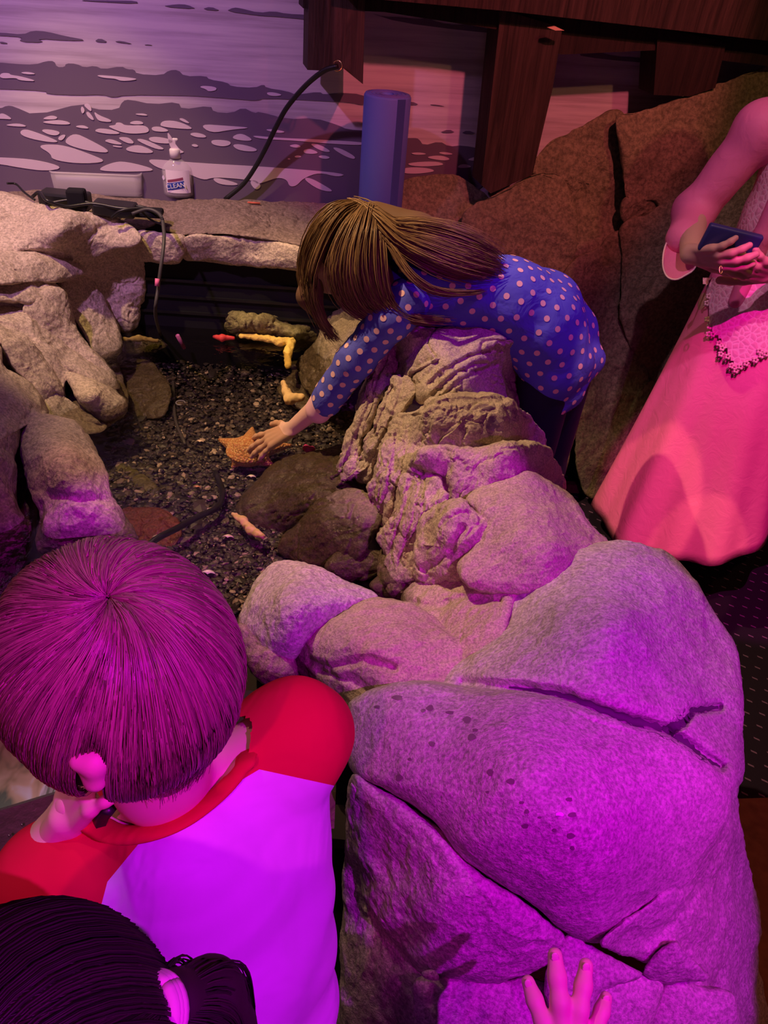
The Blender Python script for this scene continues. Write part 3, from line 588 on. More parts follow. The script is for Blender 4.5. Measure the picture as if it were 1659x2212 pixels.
sub([(255,1110),(310,1095),(370,1110),(392,1150),(370,1190),(320,1215),(260,1200)], .44, 'sunken rock painted with red light, crossed by the submerged cable', .02, RRED)

# ------------------------------------------------------------------ left bank
left = empty('rock_bank', (-.9, 1.5, 0), 'pale layered rock bank on the left side of the pool', 'rock bank')
L = lambda pl, ct, m_=ROCKL, **kw: blob(kw.pop('name', 'boulder'), pl, ct, m_, left, **kw)
L([(-90,560),(60,560),(170,560),(270,600),(290,700),(262,790),(280,870),(230,925),(180,910),(100,905),(60,1000),(60,1150),(30,1185),(-90,1190)],
  [(-60,600,.70),(150,620,.66),(270,690,.52),(240,800,.50),(100,880,.56),(20,1000,.58),(30,1160,.52),(260,880,.50)], ROCKL, R=.03, T=.12, ex=3, amp=.010, nt=300, nr=80, center=(70,760))
L([(-90,425),(0,417),(40,422),(80,440),(150,452),(230,461),(262,474),(297,497),(306,520),(280,535),(240,540),(205,558),(165,568),(100,564),(-90,568)],
  [(-60,430,.93),(60,437,.92),(240,468,.90),(300,510,.87),(200,550,.81),(0,560,.84),(130,500,.90),(120,555,.82)], R=.025, T=.15, ex=4, amp=.007, freq=12, crk=.003, nt=300, nr=90,
  cracks=[([(45,545),(110,546),(150,560)], 5, .012), ([(150,545),(190,515),(220,492),(262,478)], 7, .006)])
L([(165,566),(200,540),(240,512),(292,500),(312,532),(314,600),(306,660),(296,706),(268,716),(240,700),(215,660),(190,610)], [(190,560,.80),(290,510,.86),(308,600,.72),(290,700,.585),(240,680,.62),(240,590,.73)], R=.035, T=.15, ex=2.8, amp=.009, crk=.004, nt=240, nr=70, label='shadowed end of the bank')
L([(-90,545),(50,543),(130,556),(176,570),(182,590),(145,606),(80,612),(-90,610)], [(-60,560,.86),(140,572,.80),(160,595,.77),(0,595,.83)], name='rock_slab', R=.02, T=.12, ex=3.5, amp=.006, nt=180, nr=50)
L([(140,570),(175,566),(215,630),(250,690),(264,745),(240,772),(205,765),(165,700),(128,620)], [(160,580,.77),(245,700,.61),(250,760,.56),(170,680,.66)], name='rock_slab', R=.025, T=.12, ex=3, amp=.008, nt=180, nr=50)
L([(-90,600),(60,598),(118,608),(135,640),(100,655),(50,655),(-90,650)], [(-60,610,.82),(110,618,.77),(60,650,.76)], name='rock_slab', R=.025, T=.12, ex=3, amp=.009, nt=180, nr=50)
L([(50,655),(100,620),(140,632),(165,700),(195,755),(245,800),(250,822),(200,815),(120,760),(60,700)], [(110,640,.76),(160,720,.66),(240,812,.57),(100,700,.70)], name='rock_slab', R=.025, T=.12, ex=2.6, amp=.008, nt=180, nr=50)
L([(-90,655),(0,660),(45,662),(90,700),(160,755),(230,800),(262,835),(240,842),(150,800),(90,765),(30,745),(-90,730)], [(-60,665,.76),(60,690,.72),(160,765,.63),(250,835,.565),(0,730,.72)], name='rock_slab', R=.025, T=.12, ex=2.6, amp=.009, nt=220, nr=50, cracks=[([(0,700),(60,720),(90,760)], 8, .012)])
L([(70,735),(150,780),(140,830),(160,900),(230,920),(200,940),(120,920),(70,850)], [(100,770,.66),(140,850,.58),(200,920,.54),(90,860,.60)], name='rock_slab', R=.02, T=.10, amp=.007, nt=160, nr=40)
L([(138,806),(165,804),(200,815),(240,838),(264,858),(274,872),(266,895),(238,912),(205,905),(172,872),(150,835)], [(150,812,.62),(240,845,.585),(265,880,.56),(200,895,.555),(200,850,.61)], name='rock_slab', R=.03, T=.10, ex=2.4, amp=.006, nt=180, nr=50, label='rounded slab tip at the waterline')
L([(5,735),(42,732),(75,745),(108,790),(130,825),(138,855),(120,850),(100,880),(75,850),(50,820),(30,800),(12,768)], [(20,740,.73),(90,770,.68),(130,845,.60),(60,830,.64)], R=.025, T=.12, amp=.007, nt=180, nr=50, label='pale yellow topped rock')
L([(-90,715),(-10,735),(10,790),(40,808),(70,830),(95,870),(104,895),(60,885),(44,930),(34,1000),(40,1090),(60,1150),(30,1195),(-90,1210)], [(-60,730,.76),(0,800,.72),(90,880,.66),(40,950,.66),(30,1170,.545),(-60,1190,.55),(-30,950,.72)], R=.04, T=.2, ex=2.8, amp=.008, nt=260, nr=80)
L([(42,905),(58,868),(95,893),(130,903),(162,913),(198,955),(222,1000),(242,1060),(268,1105),(290,1148),(292,1172),(262,1186),(190,1190),(100,1195),(75,1170),(85,1110),(60,1040),(44,975)],
  [(55,880,.68),(160,918,.67),(215,990,.64),(285,1150,.56),(200,1186,.545),(90,1180,.545),(70,1040,.62),(140,1000,.69),(170,1100,.62)], R=.045, T=.18, ex=2.8, amp=.007, freq=14, nt=320, nr=100, center=(150,1040),
  cracks=[([(62,1050),(110,1070),(180,1080),(250,1075)], 10, .008), ([(90,1090),(85,1140),(90,1180)], 9, .012), ([(50,905),(75,900),(95,895)], 6, .008)], label='purple lit front boulder at the water')
zprism('core', [(-1.5,.85),(-.78,1.0),(-.80,1.3),(-.88,1.55),(-.85,2.15),(-1.6,2.1)], 0, .52, ROCKL, left)

# ------------------------------------------------------------------ back ledge
led = empty('rock_ledge', (-.3, 2.4, 0), 'mauve rock ledge with a pale lip running below the mural', 'rock ledge')
G = lambda nm, pl, ct, m_=ROCKL, **kw: blob(nm, pl, ct, m_, led, **kw)
G('lip_stone', [(290,500),(345,502),(394,508),(402,530),(396,560),(380,572),(330,567),(300,560)], [(300,505,.86),(390,512,.86),(390,565,.79),(310,560,.79)], R=.025, T=.12, ex=3, amp=.005, nt=180, nr=50)
G('lip_stone', [(390,520),(420,506),(480,508),(560,516),(640,530),(700,540),(720,570),(700,590),(600,582),(520,574),(430,566),(396,560)], [(400,515,.86),(560,520,.86),(700,545,.86),(560,575,.79),(410,560,.79)], R=.025, T=.12, ex=3, amp=.005, nt=260, nr=60)
G('lip_stone', [(690,540),(800,560),(900,580),(900,620),(780,610),(700,596)], [(700,550,.86),(890,590,.86),(780,600,.79)], R=.025, T=.12, ex=3, amp=.005, nt=120, nr=40)
G('ledge_slab', [(330,436),(400,431),(480,430),(600,434),(700,440),(840,460),(880,520),(800,560),(700,540),(600,522),(520,510),(450,506),(392,507),(350,490),(320,460)], 
  [(350,440,.885),(600,436,.885),(840,470,.885),(420,500,.865),(640,525,.865),(850,530,.865),(500,470,.89)], ROCKM, R=.03, T=.10, ex=4, amp=.006, crk=.004, nt=320, nr=90, center=(590,480),
  cracks=[([(355,495),(390,470),(440,455),(500,450)], 6, .010), ([(380,488),(400,475),(450,470),(520,455)], 5, .008), ([(520,505),(560,485),(650,492),(720,500)], 7, .010), ([(640,485),(650,470),(700,462)], 5, .008)])
G('ledge_slab', [(-90,385),(0,398),(60,400),(105,392),(220,420),(345,432),(370,450),(300,500),(220,470),(100,450),(-90,440)], [(-60,400,.90),(100,405,.90),(330,440,.885),(250,480,.87),(0,440,.88)], ROCKM, R=.02, T=.10, ex=4, amp=.006, nt=200, nr=50)
zprism('core', [(-1.8,2.2),(-.9,2.24),(.35,2.42),(.35,2.7),(-1.8,2.2)][:4], 0, .76, ROCKL, led)

# ------------------------------------------------------------------ background rocks at the right
bg = empty('rock_outcrop', (1.0, 2.8, 0), 'brown rock outcrop of huge cracked blocks rising behind the woman', 'rock outcrop')
wd = lambda x, y, off: (x, y, None, wdepth(x, y, off))
B = lambda pl, ct, m_=ROCKB, **kw: blob('boulder', pl, ct, m_, bg, **kw)
def bgc(pl, off0, off1):
    ys_ = [p[1] for p in pl]; y0, y1 = min(ys_), max(ys_); xs_ = [p[0] for p in pl]; x0, x1 = min(xs_), max(xs_)
    g = []
    for x in (x0, (x0+x1)/2, x1):
        for y in (y0, (y0+y1)/2, y1):
            o_ = off0+(off1-off0)*(y-y0)/(y1-y0)
            g.append(wd(x, min(y, 900), o_))
    return g
bgs = [([(1000,470),(1050,430),(1105,397),(1150,376),(1185,372),(1215,385),(1236,440),(1240,510),(1232,580),(1210,650),(1150,640),(1060,600),(1010,560)], .16, .26, .03, 'grey green block behind the girl'),
       ([(1150,376),(1185,310),(1240,285),(1335,252),(1352,300),(1356,400),(1352,480),(1330,520),(1290,545),(1244,560),(1240,470),(1215,390)], .10, .22, .02, None),
       ([(1335,252),(1400,235),(1480,215),(1540,190),(1600,162),(1659,140),(1760,120),(1760,420),(1600,425),(1440,440),(1420,430),(1358,432),(1352,330)], .12, .24, .025, None),
       ([(1352,435),(1400,428),(1438,442),(1400,470),(1352,484)], .22, .24, .012, None),
       ([(1352,486),(1400,470),(1440,440),(1520,430),(1760,430),(1760,800),(1500,900),(1400,830),(1350,700),(1345,560)], .24, .36, .03, None),
       ([(1232,580),(1290,545),(1345,520),(1350,700),(1400,840),(1330,1040),(1260,1050),(1240,900),(1250,800),(1215,660)], .24, .42, .03, None),
       ([(1000,560),(1060,600),(1150,640),(1215,660),(1240,800),(1240,940),(1180,1060),(1050,1000),(950,700)], .27, .42, .03, None),
       ([(1400,830),(1500,890),(1760,800),(1760,1100),(1400,1120),(1320,1060)], .36, .44, .03, None),
       ([(860,400),(920,378),(990,380),(1040,410),(1060,440),(1010,480),(1000,560),(900,540),(860,480)], .06, .20, .02, 'dark red low rock beside the blue roll')]
for pl, a_, b_, R_, lab in bgs:
    c_ = np.mean(pl, 0); pl = [tuple(c_+(np.array(p)-c_)*1.035) for p in pl]; R_ *= .6
    B(pl, bgc(pl, a_, b_), R=R_, T=.07, ex=6, amp=.014, freq=7, nt=200, nr=50, label=lab)
# ------------------------------------------------------------------ organic surfaces: smooth union of rounded cones + surface nets
def nets(Fd, org, vox):
    S = Fd < 0
    a = S[:-1, :-1, :-1].astype(np.int8).copy(); cnt = a*0
    for dx in (0, 1):
        for dy in (0, 1):
            for dz_ in (0, 1): cnt += S[dx:S.shape[0]-1+dx, dy:S.shape[1]-1+dy, dz_:S.shape[2]-1+dz_]
    act = np.argwhere((cnt > 0) & (cnt < 8)); idx = -np.ones(cnt.shape, int); idx[tuple(act.T)] = np.arange(len(act))
    acc = np.zeros((len(act), 3)); num = np.zeros(len(act))
    cs = [(x, y, z) for x in (0, 1) for y in (0, 1) for z in (0, 1)]
    for p in cs:
        for ax in range(3):
            if p[ax]: continue
            r = list(p); r[ax] = 1
            v0 = Fd[tuple((act+p).T)]; v1 = Fd[tuple((act+r).T)]
            k = (v0 < 0) != (v1 < 0); t = np.where(k, v0/(v0-v1+1e-20), 0)
            pt = np.tile(np.array(p, float), (len(act), 1)); pt[:, ax] += t
            acc[k] += pt[k]; num[k] += 1
    V = (act+acc/num[:, None])*vox+org
    Q = []
    for ax in range(3):
        b, c = [(1, 2), (2, 0), (0, 1)][ax]
        sl0 = [slice(None)]*3; sl1 = [slice(None)]*3; sl0[ax] = slice(0, -1); sl1[ax] = slice(1, None)
        s0, s1 = S[tuple(sl0)], S[tuple(sl1)]; e = np.argwhere(s0 != s1)
        e = e[(e[:, b] > 0) & (e[:, c] > 0) & (e[:, b] < S.shape[b]-1) & (e[:, c] < S.shape[c]-1)]
        ub = np.zeros(3, int); ub[b] = 1; uc = np.zeros(3, int); uc[c] = 1
        q_ = np.stack([idx[tuple((e-ub-uc).T)], idx[tuple((e-uc).T)], idx[tuple(e.T)], idx[tuple((e-ub).T)]], 1)
        flip = ~s0[tuple(e.T)]; q_[flip] = q_[flip][:, ::-1]; Q.append(q_)
    Q = np.vstack(Q); Q = Q[(Q >= 0).all(1)]
    return V, Q
def sdf(prims, vox, k=.02, fn=None):
    """prims: (a, b, ra, rb) rounded cones or ('e', centre, radii, 3x3 axes) ellipsoids; optional k last"""
    lo = np.full(3, 1e9); hi = -lo
    bb = []
    for p in prims:
        if isinstance(p[0], str): c, r = np.array(p[1]), max(p[2]); l, h = c-r, c+r
        else: l = np.minimum(np.array(p[0])-p[2], np.array(p[1])-p[3]); h = np.maximum(np.array(p[0])+p[2], np.array(p[1])+p[3])
        bb.append((l, h)); lo = np.minimum(lo, l); hi = np.maximum(hi, h)
    pad = 3*vox; lo -= pad; hi += pad; n = np.ceil((hi-lo)/vox).astype(int)+1
    Fd = np.full(n, .05)
    for p, (l, h) in zip(prims, bb):
        i0 = np.maximum(((l-lo-k-2*vox)/vox).astype(int), 0); i1 = np.minimum(((h-lo+k+2*vox)/vox).astype(int)+2, n)
        g = [lo[a]+vox*np.arange(i0[a], i1[a]) for a in range(3)]
        X, Y, Z_ = np.meshgrid(*g, indexing='ij')
        if isinstance(p[0], str):
            c, r, A = np.array(p[1]), np.array(p[2], float), np.array(p[3] if len(p) > 3 and p[3] is not None else np.eye(3))
            d = np.stack([X-c[0], Y-c[1], Z_-c[2]], -1)@A.T
            k0 = np.linalg.norm(d/r, axis=-1); k1 = np.linalg.norm(d/r**2, axis=-1)+1e-9; D = k0*(k0-1)/k1
            D = np.where(k0 < .05, -r.min(), D)
        else:
            a, b, ra, rb = np.array(p[0], float), np.array(p[1], float), p[2], p[3]
            ab = b-a; L = ab@ab+1e-12
            t = np.clip(((X-a[0])*ab[0]+(Y-a[1])*ab[1]+(Z_-a[2])*ab[2])/L, 0, 1)
            D = np.sqrt((X-a[0]-t*ab[0])**2+(Y-a[1]-t*ab[1])**2+(Z_-a[2]-t*ab[2])**2)-(ra+(rb-ra)*t)
        sl = tuple(slice(i0[a], i1[a]) for a in range(3)); f0 = Fd[sl]
        hh = np.clip(.5+.5*(D-f0)/k, 0, 1); Fd[sl] = f0*hh+D*(1-hh)-k*hh*(1-hh)
    return nets(Fd, lo, vox)
def relax(V, Q, it=2):
    for _ in range(it):
        acc = np.zeros_like(V); c = np.zeros(len(V))
        for a in range(4):
            b = (a+1) % 4
            np.add.at(acc, Q[:, a], V[Q[:, b]]); np.add.at(acc, Q[:, b], V[Q[:, a]]); np.add.at(c, Q[:, a], 1); np.add.at(c, Q[:, b], 1)
        V = V*.4+.6*acc/np.maximum(c, 1)[:, None]
    return V
def join(parts):
    V = []; F_ = []; o = 0
    for v, f in parts: V.append(v); F_ += [[a+o for a in q_] for q_ in (f.tolist() if isinstance(f, np.ndarray) else f)]; o += len(v)
    return np.vstack(V), F_
def chain(pts, radii): return [(pts[i], pts[i+1], radii[i], radii[i+1]) for i in range(len(pts)-1)]
def unit(v): v = np.asarray(v, float); return v/(np.linalg.norm(v)+1e-12)
def frame(up, fwd):
    up = unit(up); fwd = unit(fwd-up*(up@fwd)); return np.array([np.cross(fwd, up), fwd, up])   # rows: right, forward, up
def hand(wrist, fdir, nrm, side, L=.14, curl=(.3, .3, .3, .3), splay=(-.26, -.08, .10, .28), thumb=.6, ra=1.0, tcurl=.3):
    """palm + four fingers + thumb; side=+1 puts the thumb towards cross(fdir,nrm)"""
    f = unit(fdir); n = unit(nrm-f*(nrm@f)); s = np.cross(f, n)*side; w = np.asarray(wrist, float); u = L/.17
    pr = []; kn = []
    for i in range(4):   # index..little
        o = (.030-.019*i)*u; kn.append(w+f*(.082-.004*abs(i-1)-.006*(i == 3))*u+s*o)
        pr.append((w+s*o*.55, kn[-1], .013*u, .0105*u))
    ln = (.070, .078, .072, .056); rr = (.0085, .0088, .0084, .0072)
    for i in range(4):
        a = splay[i]; d = unit(f*math.cos(a)-s*math.sin(a)); p = kn[i]; r = rr[i]*u*ra
        for j, fr_ in enumerate((.45, .31, .24)):
            c_ = curl[i]*(.6 if j == 0 else 1.0)
            d = unit(d*math.cos(c_)-n*math.sin(c_)*1.0); nn_ = unit(n*math.cos(c_)+d*math.sin(c_)); n_loc = nn_
            e = p+d*ln[i]*u*fr_; pr.append((p, e, r, r*.93)); p = e; r *= .93
    d = unit(f*.55+s*thumb-n*.25); p = w+f*.018*u+s*.020*u; r = .0105*u*ra
    for j, fr_ in enumerate((.042, .032, .026)):
        e = p+d*fr_*u; pr.append((p, e, r*(1.25 if j == 0 else 1), r)); p = e; d = unit(d+f*tcurl-n*.1); r *= .92
    return pr
def head_prims(c, up, fwd, s=1.0):
    """face and skull about centre c (between the ears)"""
    A = frame(up, fwd); R_, F_, U_ = A; P_ = lambda x, y, z: c+(R_*x+F_*y+U_*z)*s
    return [('e', P_(0, -.008, .022), (.070*s, .086*s, .078*s), A), ('e', P_(0, .03, -.03), (.052*s, .052*s, .06*s), A),
            (P_(0, .058, -.068), P_(0, .05, -.06), .018*s, .022*s), (P_(0, .082, .012), P_(0, .097, -.016), .006*s, .011*s),
            (P_(-.012, .083, -.042), P_(.012, .083, -.042), .008*s, .008*s), (P_(-.010, .082, -.051), P_(.010, .082, -.051), .007*s, .007*s),
            (P_(.074, -.004, .012), P_(.072, -.008, -.02), .010*s, .007*s), (P_(-.074, -.004, .012), P_(-.072, -.008, -.02), .010*s, .007*s),
            (P_(-.03, .074, .024), P_(.03, .074, .024), .012*s, .012*s), (P_(-.032, .066, -.02), P_(-.03, .06, -.022), .022*s, .02*s), (P_(.032, .066, -.02), P_(.03, .06, -.022), .022*s, .02*s)], A
EYEW = mat('eye_white', (.8, .78, .75), .2); EYED = mat('eye_dark', (.03, .02, .015), .1)
def face_bits(c, A, s, par):
    R_, F_, U_ = A
    for sg in (-1, 1):
        p = c+(R_*.031*sg+F_*.073+U_*.008)*s
        V, Q = sdf([('e', p, (.0115*s,)*3, A)], .0025, .002)
        e = mesh_obj('eye', V, Q, EYEW, par)
        V, Q = sdf([('e', p+F_*.0075*s, (.0058*s, .005*s, .0058*s), A)], .0012, .001)
        mesh_obj('pupil', V, Q, EYED, e)
def wrinkle(V, Q, amp, freq, seed=0, zs=1.0):
    """cloth folds along normals"""
    n = np.zeros_like(V); a = V[Q[:, 1]]-V[Q[:, 0]]; b = V[Q[:, 2]]-V[Q[:, 0]]; c = np.cross(a, b)
    for i in range(4): np.add.at(n, Q[:, i], c)
    n /= np.linalg.norm(n, axis=1)[:, None]+1e-12
    if n.shape[0] and ((V-V.mean(0))*n).sum() < 0: n = -n
    d = np.array([noise.noise(Vector((v[0]*freq+seed, v[1]*freq, v[2]*freq*zs))) for v in V])
    return V+n*(1-np.abs(d)*2)[:, None]*amp
def hair_mat(name, a, b, rough=.42):
    m = mat(name, rough=rough, spec=.5); q = N(m)
    ri = q.n('ShaderNodeNewGeometry').outputs['Random Per Island']
    q.l(q.ramp(ri, [(.1, a), (.9, b)]), q.b.inputs['Base Color']); return m
def strands(name, guides, count, mat_, parent, r=.0011, jit=.004, n=14, sides=3, taper=True, wave=.002, **kw):
    """guides: list of (k,3) lists with equal k, hair interpolated between neighbours"""
    G_ = [np.asarray(g, float) for g in guides]; paths = []; rad = []
    prof = np.ones(n)*r
    if taper: prof = r*np.concatenate([np.linspace(.8, 1, n//3), np.linspace(1, .25, n-n//3)])
    for _ in range(count):
        s = rng.random()*(len(G_)-1); i = min(int(s), len(G_)-2); t = s-i
        g = G_[i]*(1-t)+G_[i+1]*t; L_ = rng.uniform(.82, 1.0)
        p = cr_open(g, n*2)[:max(4, int(n*2*L_))]; p = p[np.linspace(0, len(p)-1, n).astype(int)]
        off = rng.normal(0, jit, 3); grow = np.linspace(.55, 1.25, n)[:, None]
        ph = rng.uniform(0, 6.3); wv = np.sin(np.linspace(0, 5, n)+ph)[:, None]*rng.normal(0, wave, 3)
        paths.append(p+off*grow+wv); rad.append(prof*rng.uniform(.7, 1.3))
    return tubes(name, paths, rad, mat_, parent, sides=sides, **kw)
PX = lambda l: [P(*p) for p in l]

# ================================================================== girl leaning over the ridge
girl = empty('person', (.40, 1.78, 0), 'child with long brown hair in a blue dotted dress leaning over the rock wall', 'person')
gh = P(752, 560, 1.79); gup = unit(P(800, 430, 1.70)-P(735, 640, 1.84)); gf = unit(-CU*.65-CR*.55+CF*.45)
hp, GA = head_prims(gh, gup, gf, 1.0)
hipw = P(1205, 760, 1.92)
sh_r = P(862, 655, 1.74); el_r = P(772, 775, 1.80); wr_r = P(628, 928, 1.955)
body = hp+chain([gh-gup*.03, P(850, 585, 1.82), P(905, 610, 1.83)], [.045, .036, .045])
body += [('e', P(960, 625, 1.83), (.11, .075, .075), None)]+chain([P(930, 620, 1.83), P(1060, 645, 1.84), P(1190, 720, 1.90)], [.07, .075, .09])
body += chain([sh_r, el_r, P(700, 868, 1.89), wr_r], [.040, .032, .027, .0185])
body += chain([P(905, 600, 1.9), P(960, 640, 1.98), P(980, 720, 1.95)], [.04, .032, .022])
for dx in (-.055, .055):
    hx = hipw+np.array([dx*.6+.01, dx*.9, -.05]); body += chain([hx, [hx[0]+.01, hx[1], .40], [hx[0]+.02, hx[1]+.03, .09]], [.062, .045, .030])
V1, Q1 = sdf(body, .005, .022)
hd = hand(wr_r, P(552, 966, 1.99)-wr_r, np.array([-.1, -.25, 1.0]), 1, L=.150, curl=(.14, .12, .12, .16), splay=(-.42, -.10, .12, .30), thumb=.9, ra=1.0)
hd += [(P(700, 868, 1.89), wr_r, .024, .0185)]
V2, Q2 = sdf(hd, .0022, .006); V2 = relax(V2, Q2, 1)
V, Q = join([(relax(V1, Q1, 1), Q1), (V2, Q2)])
gb = mesh_obj('body', V, Q, SKIN, girl)
face_bits(gh, GA, 1.0, gb)
# dotted dress: coordinates along the cloth drive the dots
MDr = mat('dotted_fabric', rough=.85, spec=.15); q = N(MDr)
uv = q.n('ShaderNodeUVMap'); uv.uv_map = 'dots'; sx = q.n('ShaderNodeSeparateXYZ'); q.l(uv.outputs[0], sx.inputs[0])
def dots(u, v):
    a = q.math('SUBTRACT', q.math('FRACT', u), .5); b = q.math('SUBTRACT', q.math('FRACT', v), .5)
    return q.math('LESS_THAN', q.math('ADD', q.math('MULTIPLY', a, a), q.math('MULTIPLY', b, b)), .048)
U_, V_ = q.math('MULTIPLY', sx.outputs[0], 19), q.math('MULTIPLY', sx.outputs[1], 19)
dd = q.math('MAXIMUM', dots(q.math('ADD', U_, V_), q.math('SUBTRACT', U_, V_)), 0)
q.b.inputs['Base Color'].default_value = (.11, .12, .58, 1)
q.l(q.bump(q.noise(14, 4, .5, q.pos(), .6), .5, .02), q.b.inputs['Normal'])
def add_uv(ob, path):
    """u along a limb path, v around it"""
    path = np.array(path); me = ob.data; co = np.array([v.co[:] for v in me.vertices])
    best = np.full(len(co), 1e9); u = np.zeros(len(co)); vv = np.zeros(len(co)); s0 = 0
    for a, b in zip(path[:-1], path[1:]):
        ab = b-a; L = np.linalg.norm(ab); d = ab/L; t = np.clip((co-a)@d, 0, L); pr = a+t[:, None]*d; r = co-pr; dist = np.linalg.norm(r, axis=1)
        e1 = unit(-CF-d*(-CF@d)); e2 = np.cross(d, e1); ang = np.arctan2(r@e2, r@e1)
        k = dist < best; best[k] = dist[k]; u[k] = s0+t[k]; vv[k] = ang[k]; s0 += L
    Rm = np.median(best); Rm = round(2*PI*Rm*19)/19/(2*PI)
    lay = me.uv_layers.new(name='dots'); li = np.empty(len(me.loops), int); me.loops.foreach_get('vertex_index', li)
    lu = np.stack([u[li], vv[li]*Rm], 1)
    # seams: keep loops of a face on one side
    for p_ in me.polygons:
        ls = list(p_.loop_indices); a_ = [lu[i][1] for i in ls]
        if max(a_)-min(a_) > PI*Rm:
            for i in ls:
                if lu[i][1] < 0: lu[i][1] += 2*PI*Rm
    lay.data.foreach_set('uv', lu.ravel())
MDOT = mat('dot_print', (.88, .54, .52), .85, .15)
def dotify(ob, V, Q, parent, r=.0072, gap=.0325):
    """evenly spaced round dots printed on the cloth"""
    V = np.asarray(V); Q = np.asarray(Q); bt = BVHTree.FromPolygons(V.tolist(), Q.tolist())
    ar = np.linalg.norm(np.cross(V[Q[:, 2]]-V[Q[:, 0]], V[Q[:, 3]]-V[Q[:, 1]]), axis=1)/2
    c = V[Q[rng.choice(len(Q), 9000, p=ar/ar.sum())]].mean(1); keep = []
    for p in c:
        if not keep or np.min(np.linalg.norm(np.array(keep)-p, axis=1)) > gap*.86: keep.append(p)
    K = np.array(keep)
    for it in range(30):
        D = K[:, None]-K[None]; L = np.linalg.norm(D, axis=2)+np.eye(len(K))*9
        w_ = np.clip(gap*1.12-L, 0, None)/L; K = K+(D*w_[..., None]).sum(1)*.28
        K = np.array([bt.find_nearest(Vector(p))[0][:] for p in K])
    VV = []; FF = []
    for p in K:
        co, no, _, _ = bt.find_nearest(Vector(p)); no = np.array(no); e1 = unit(np.cross(no, [.3, .5, .8])); e2 = np.cross(no, e1); b = len(VV)
        if unit(no)@unit(np.array(co)-V.mean(0)) < -.3: continue
        VV.append(np.array(co)+no*.0009)
        for k in range(12):
            q0 = p+(e1*math.cos(k*PI/6)+e2*math.sin(k*PI/6))*r; h_ = bt.find_nearest(Vector(q0)); VV.append(np.array(h_[0])+np.array(h_[1])*.0009)
        FF += [[b, b+1+k, b+1+(k+1) % 12] for k in range(12)]
    return mesh_obj('polka_dots', np.array(VV), FF, MDOT, parent, kind='stuff')
tor = [P(880, 630, 1.80), P(1000, 630, 1.81), P(1090, 655, 1.83), P(1165, 705, 1.87), P(1205, 780, 1.91), P(1200, 860, 1.93)]
dr = chain(tor[:5], [.075, .084, .092, .100, .085])+[('e', P(905, 620, 1.82), (.075, .10, .075), None)]
dr += chain([P(1100, 640, 1.86), P(1180, 660, 1.92), P(1232, 715, 1.96), P(1258, 775, 1.97)], [.085, .075, .060, .042])
dr += chain([P(1165, 740, 1.86), P(1190, 820, 1.90), P(1196, 878, 1.93)], [.070, .050, .018])+chain([P(1258, 775, 1.97), P(1284, 778, 1.97)], [.042, .018])
dr += chain([P(1258, 780, 1.96), P(1225, 850, 1.95), P(1196, 880, 1.93)], [.035, .030, .016])
V, Q = sdf(dr, .005, .035); V = wrinkle(relax(V, Q, 2), Q, .0035, 9, 3)
dress = mesh_obj('dress', V, Q, MDr, girl); dotify(dress, V, Q, dress)
sl = [P(880, 650, 1.75), P(840, 690, 1.75), P(765, 782, 1.81), P(704, 866, 1.885)]
V, Q = sdf(chain(sl, [.054, .048, .041, .038]), .004, .02); V = wrinkle(relax(V, Q, 1), Q, .0025, 22, 5)
slv = mesh_obj('sleeve', V, Q, MDr, girl); dotify(slv, V, Q, slv, gap=.030)
CUFF = mat('pink_cuff', (.92, .55, .60), .85, .1)
V, Q = sdf(chain([P(712, 852, 1.875), P(688, 886, 1.905)], [.0375, .0335]), .003, .01); mesh_obj('cuff', V, Q, CUFF, girl, label='plain pink sleeve cuff')
LEG = mat('dark_leggings', (.012, .014, .035), .9)
lp = []
for dx in (-.055, .055):
    hx = hipw+np.array([dx*.6+.01, dx*.9, -.05]); lp += chain([hx, [hx[0]+.01, hx[1], .40], [hx[0]+.02, hx[1]+.03, .12]], [.070, .053, .04])
V, Q = sdf(lp, .006, .02); mesh_obj('leggings', V, Q, LEG, girl)
for dx in (-.055, .055):
    c = hipw+np.array([dx*.6+.03, dx*.9, 0]); V, Q = sdf([((c[0], c[1]+.03, .05), (c[0]-.08, c[1]-.02, .035), .045, .034)], .005, .01); mesh_obj('shoe', V, Q, BLACK, girl)
# hair
HG = hair_mat('hair_brown', (.16, .085, .04), (.34, .20, .09)); HGS = mat('hair_base', (.17, .09, .05), .6)
cap = [('e', gh+gup*.022-gf*.010, (.083, .099, .092), GA), (P(690, 560, 1.77), P(668, 640, 1.80), .03, .028), (P(668, 640, 1.80), P(700, 700, 1.83), .025, .012),
       (P(800, 600, 1.75), P(845, 660, 1.76), .052, .034), (P(780, 590, 1.74), P(800, 655, 1.76), .04, .03), (P(810, 480, 1.76), P(900, 510, 1.76), .045, .05), (P(900, 515, 1.76), P(1010, 545, 1.765), .05, .042), (P(1010, 545, 1.765), P(1065, 575, 1.78), .040, .022)]
V, Q = sdf(cap, .004, .02); hb = mesh_obj('hair', V, Q, HGS, girl)
crown = [(742, 430), (770, 440), (712, 440)]
strands('hair_strands', [PX([(770, 440, 1.72), (720, 445, 1.70), (675, 490, 1.72), (652, 560, 1.76), (655, 620, 1.79), (690, 690, 1.81), (718, 745, 1.83)]),
    PX([(775, 442, 1.70), (740, 465, 1.675), (705, 520, 1.68), (680, 590, 1.70), (680, 650, 1.74), (705, 710, 1.78), (740, 740, 1.81)])], 420, HG, hb, r=.0016, jit=.005)
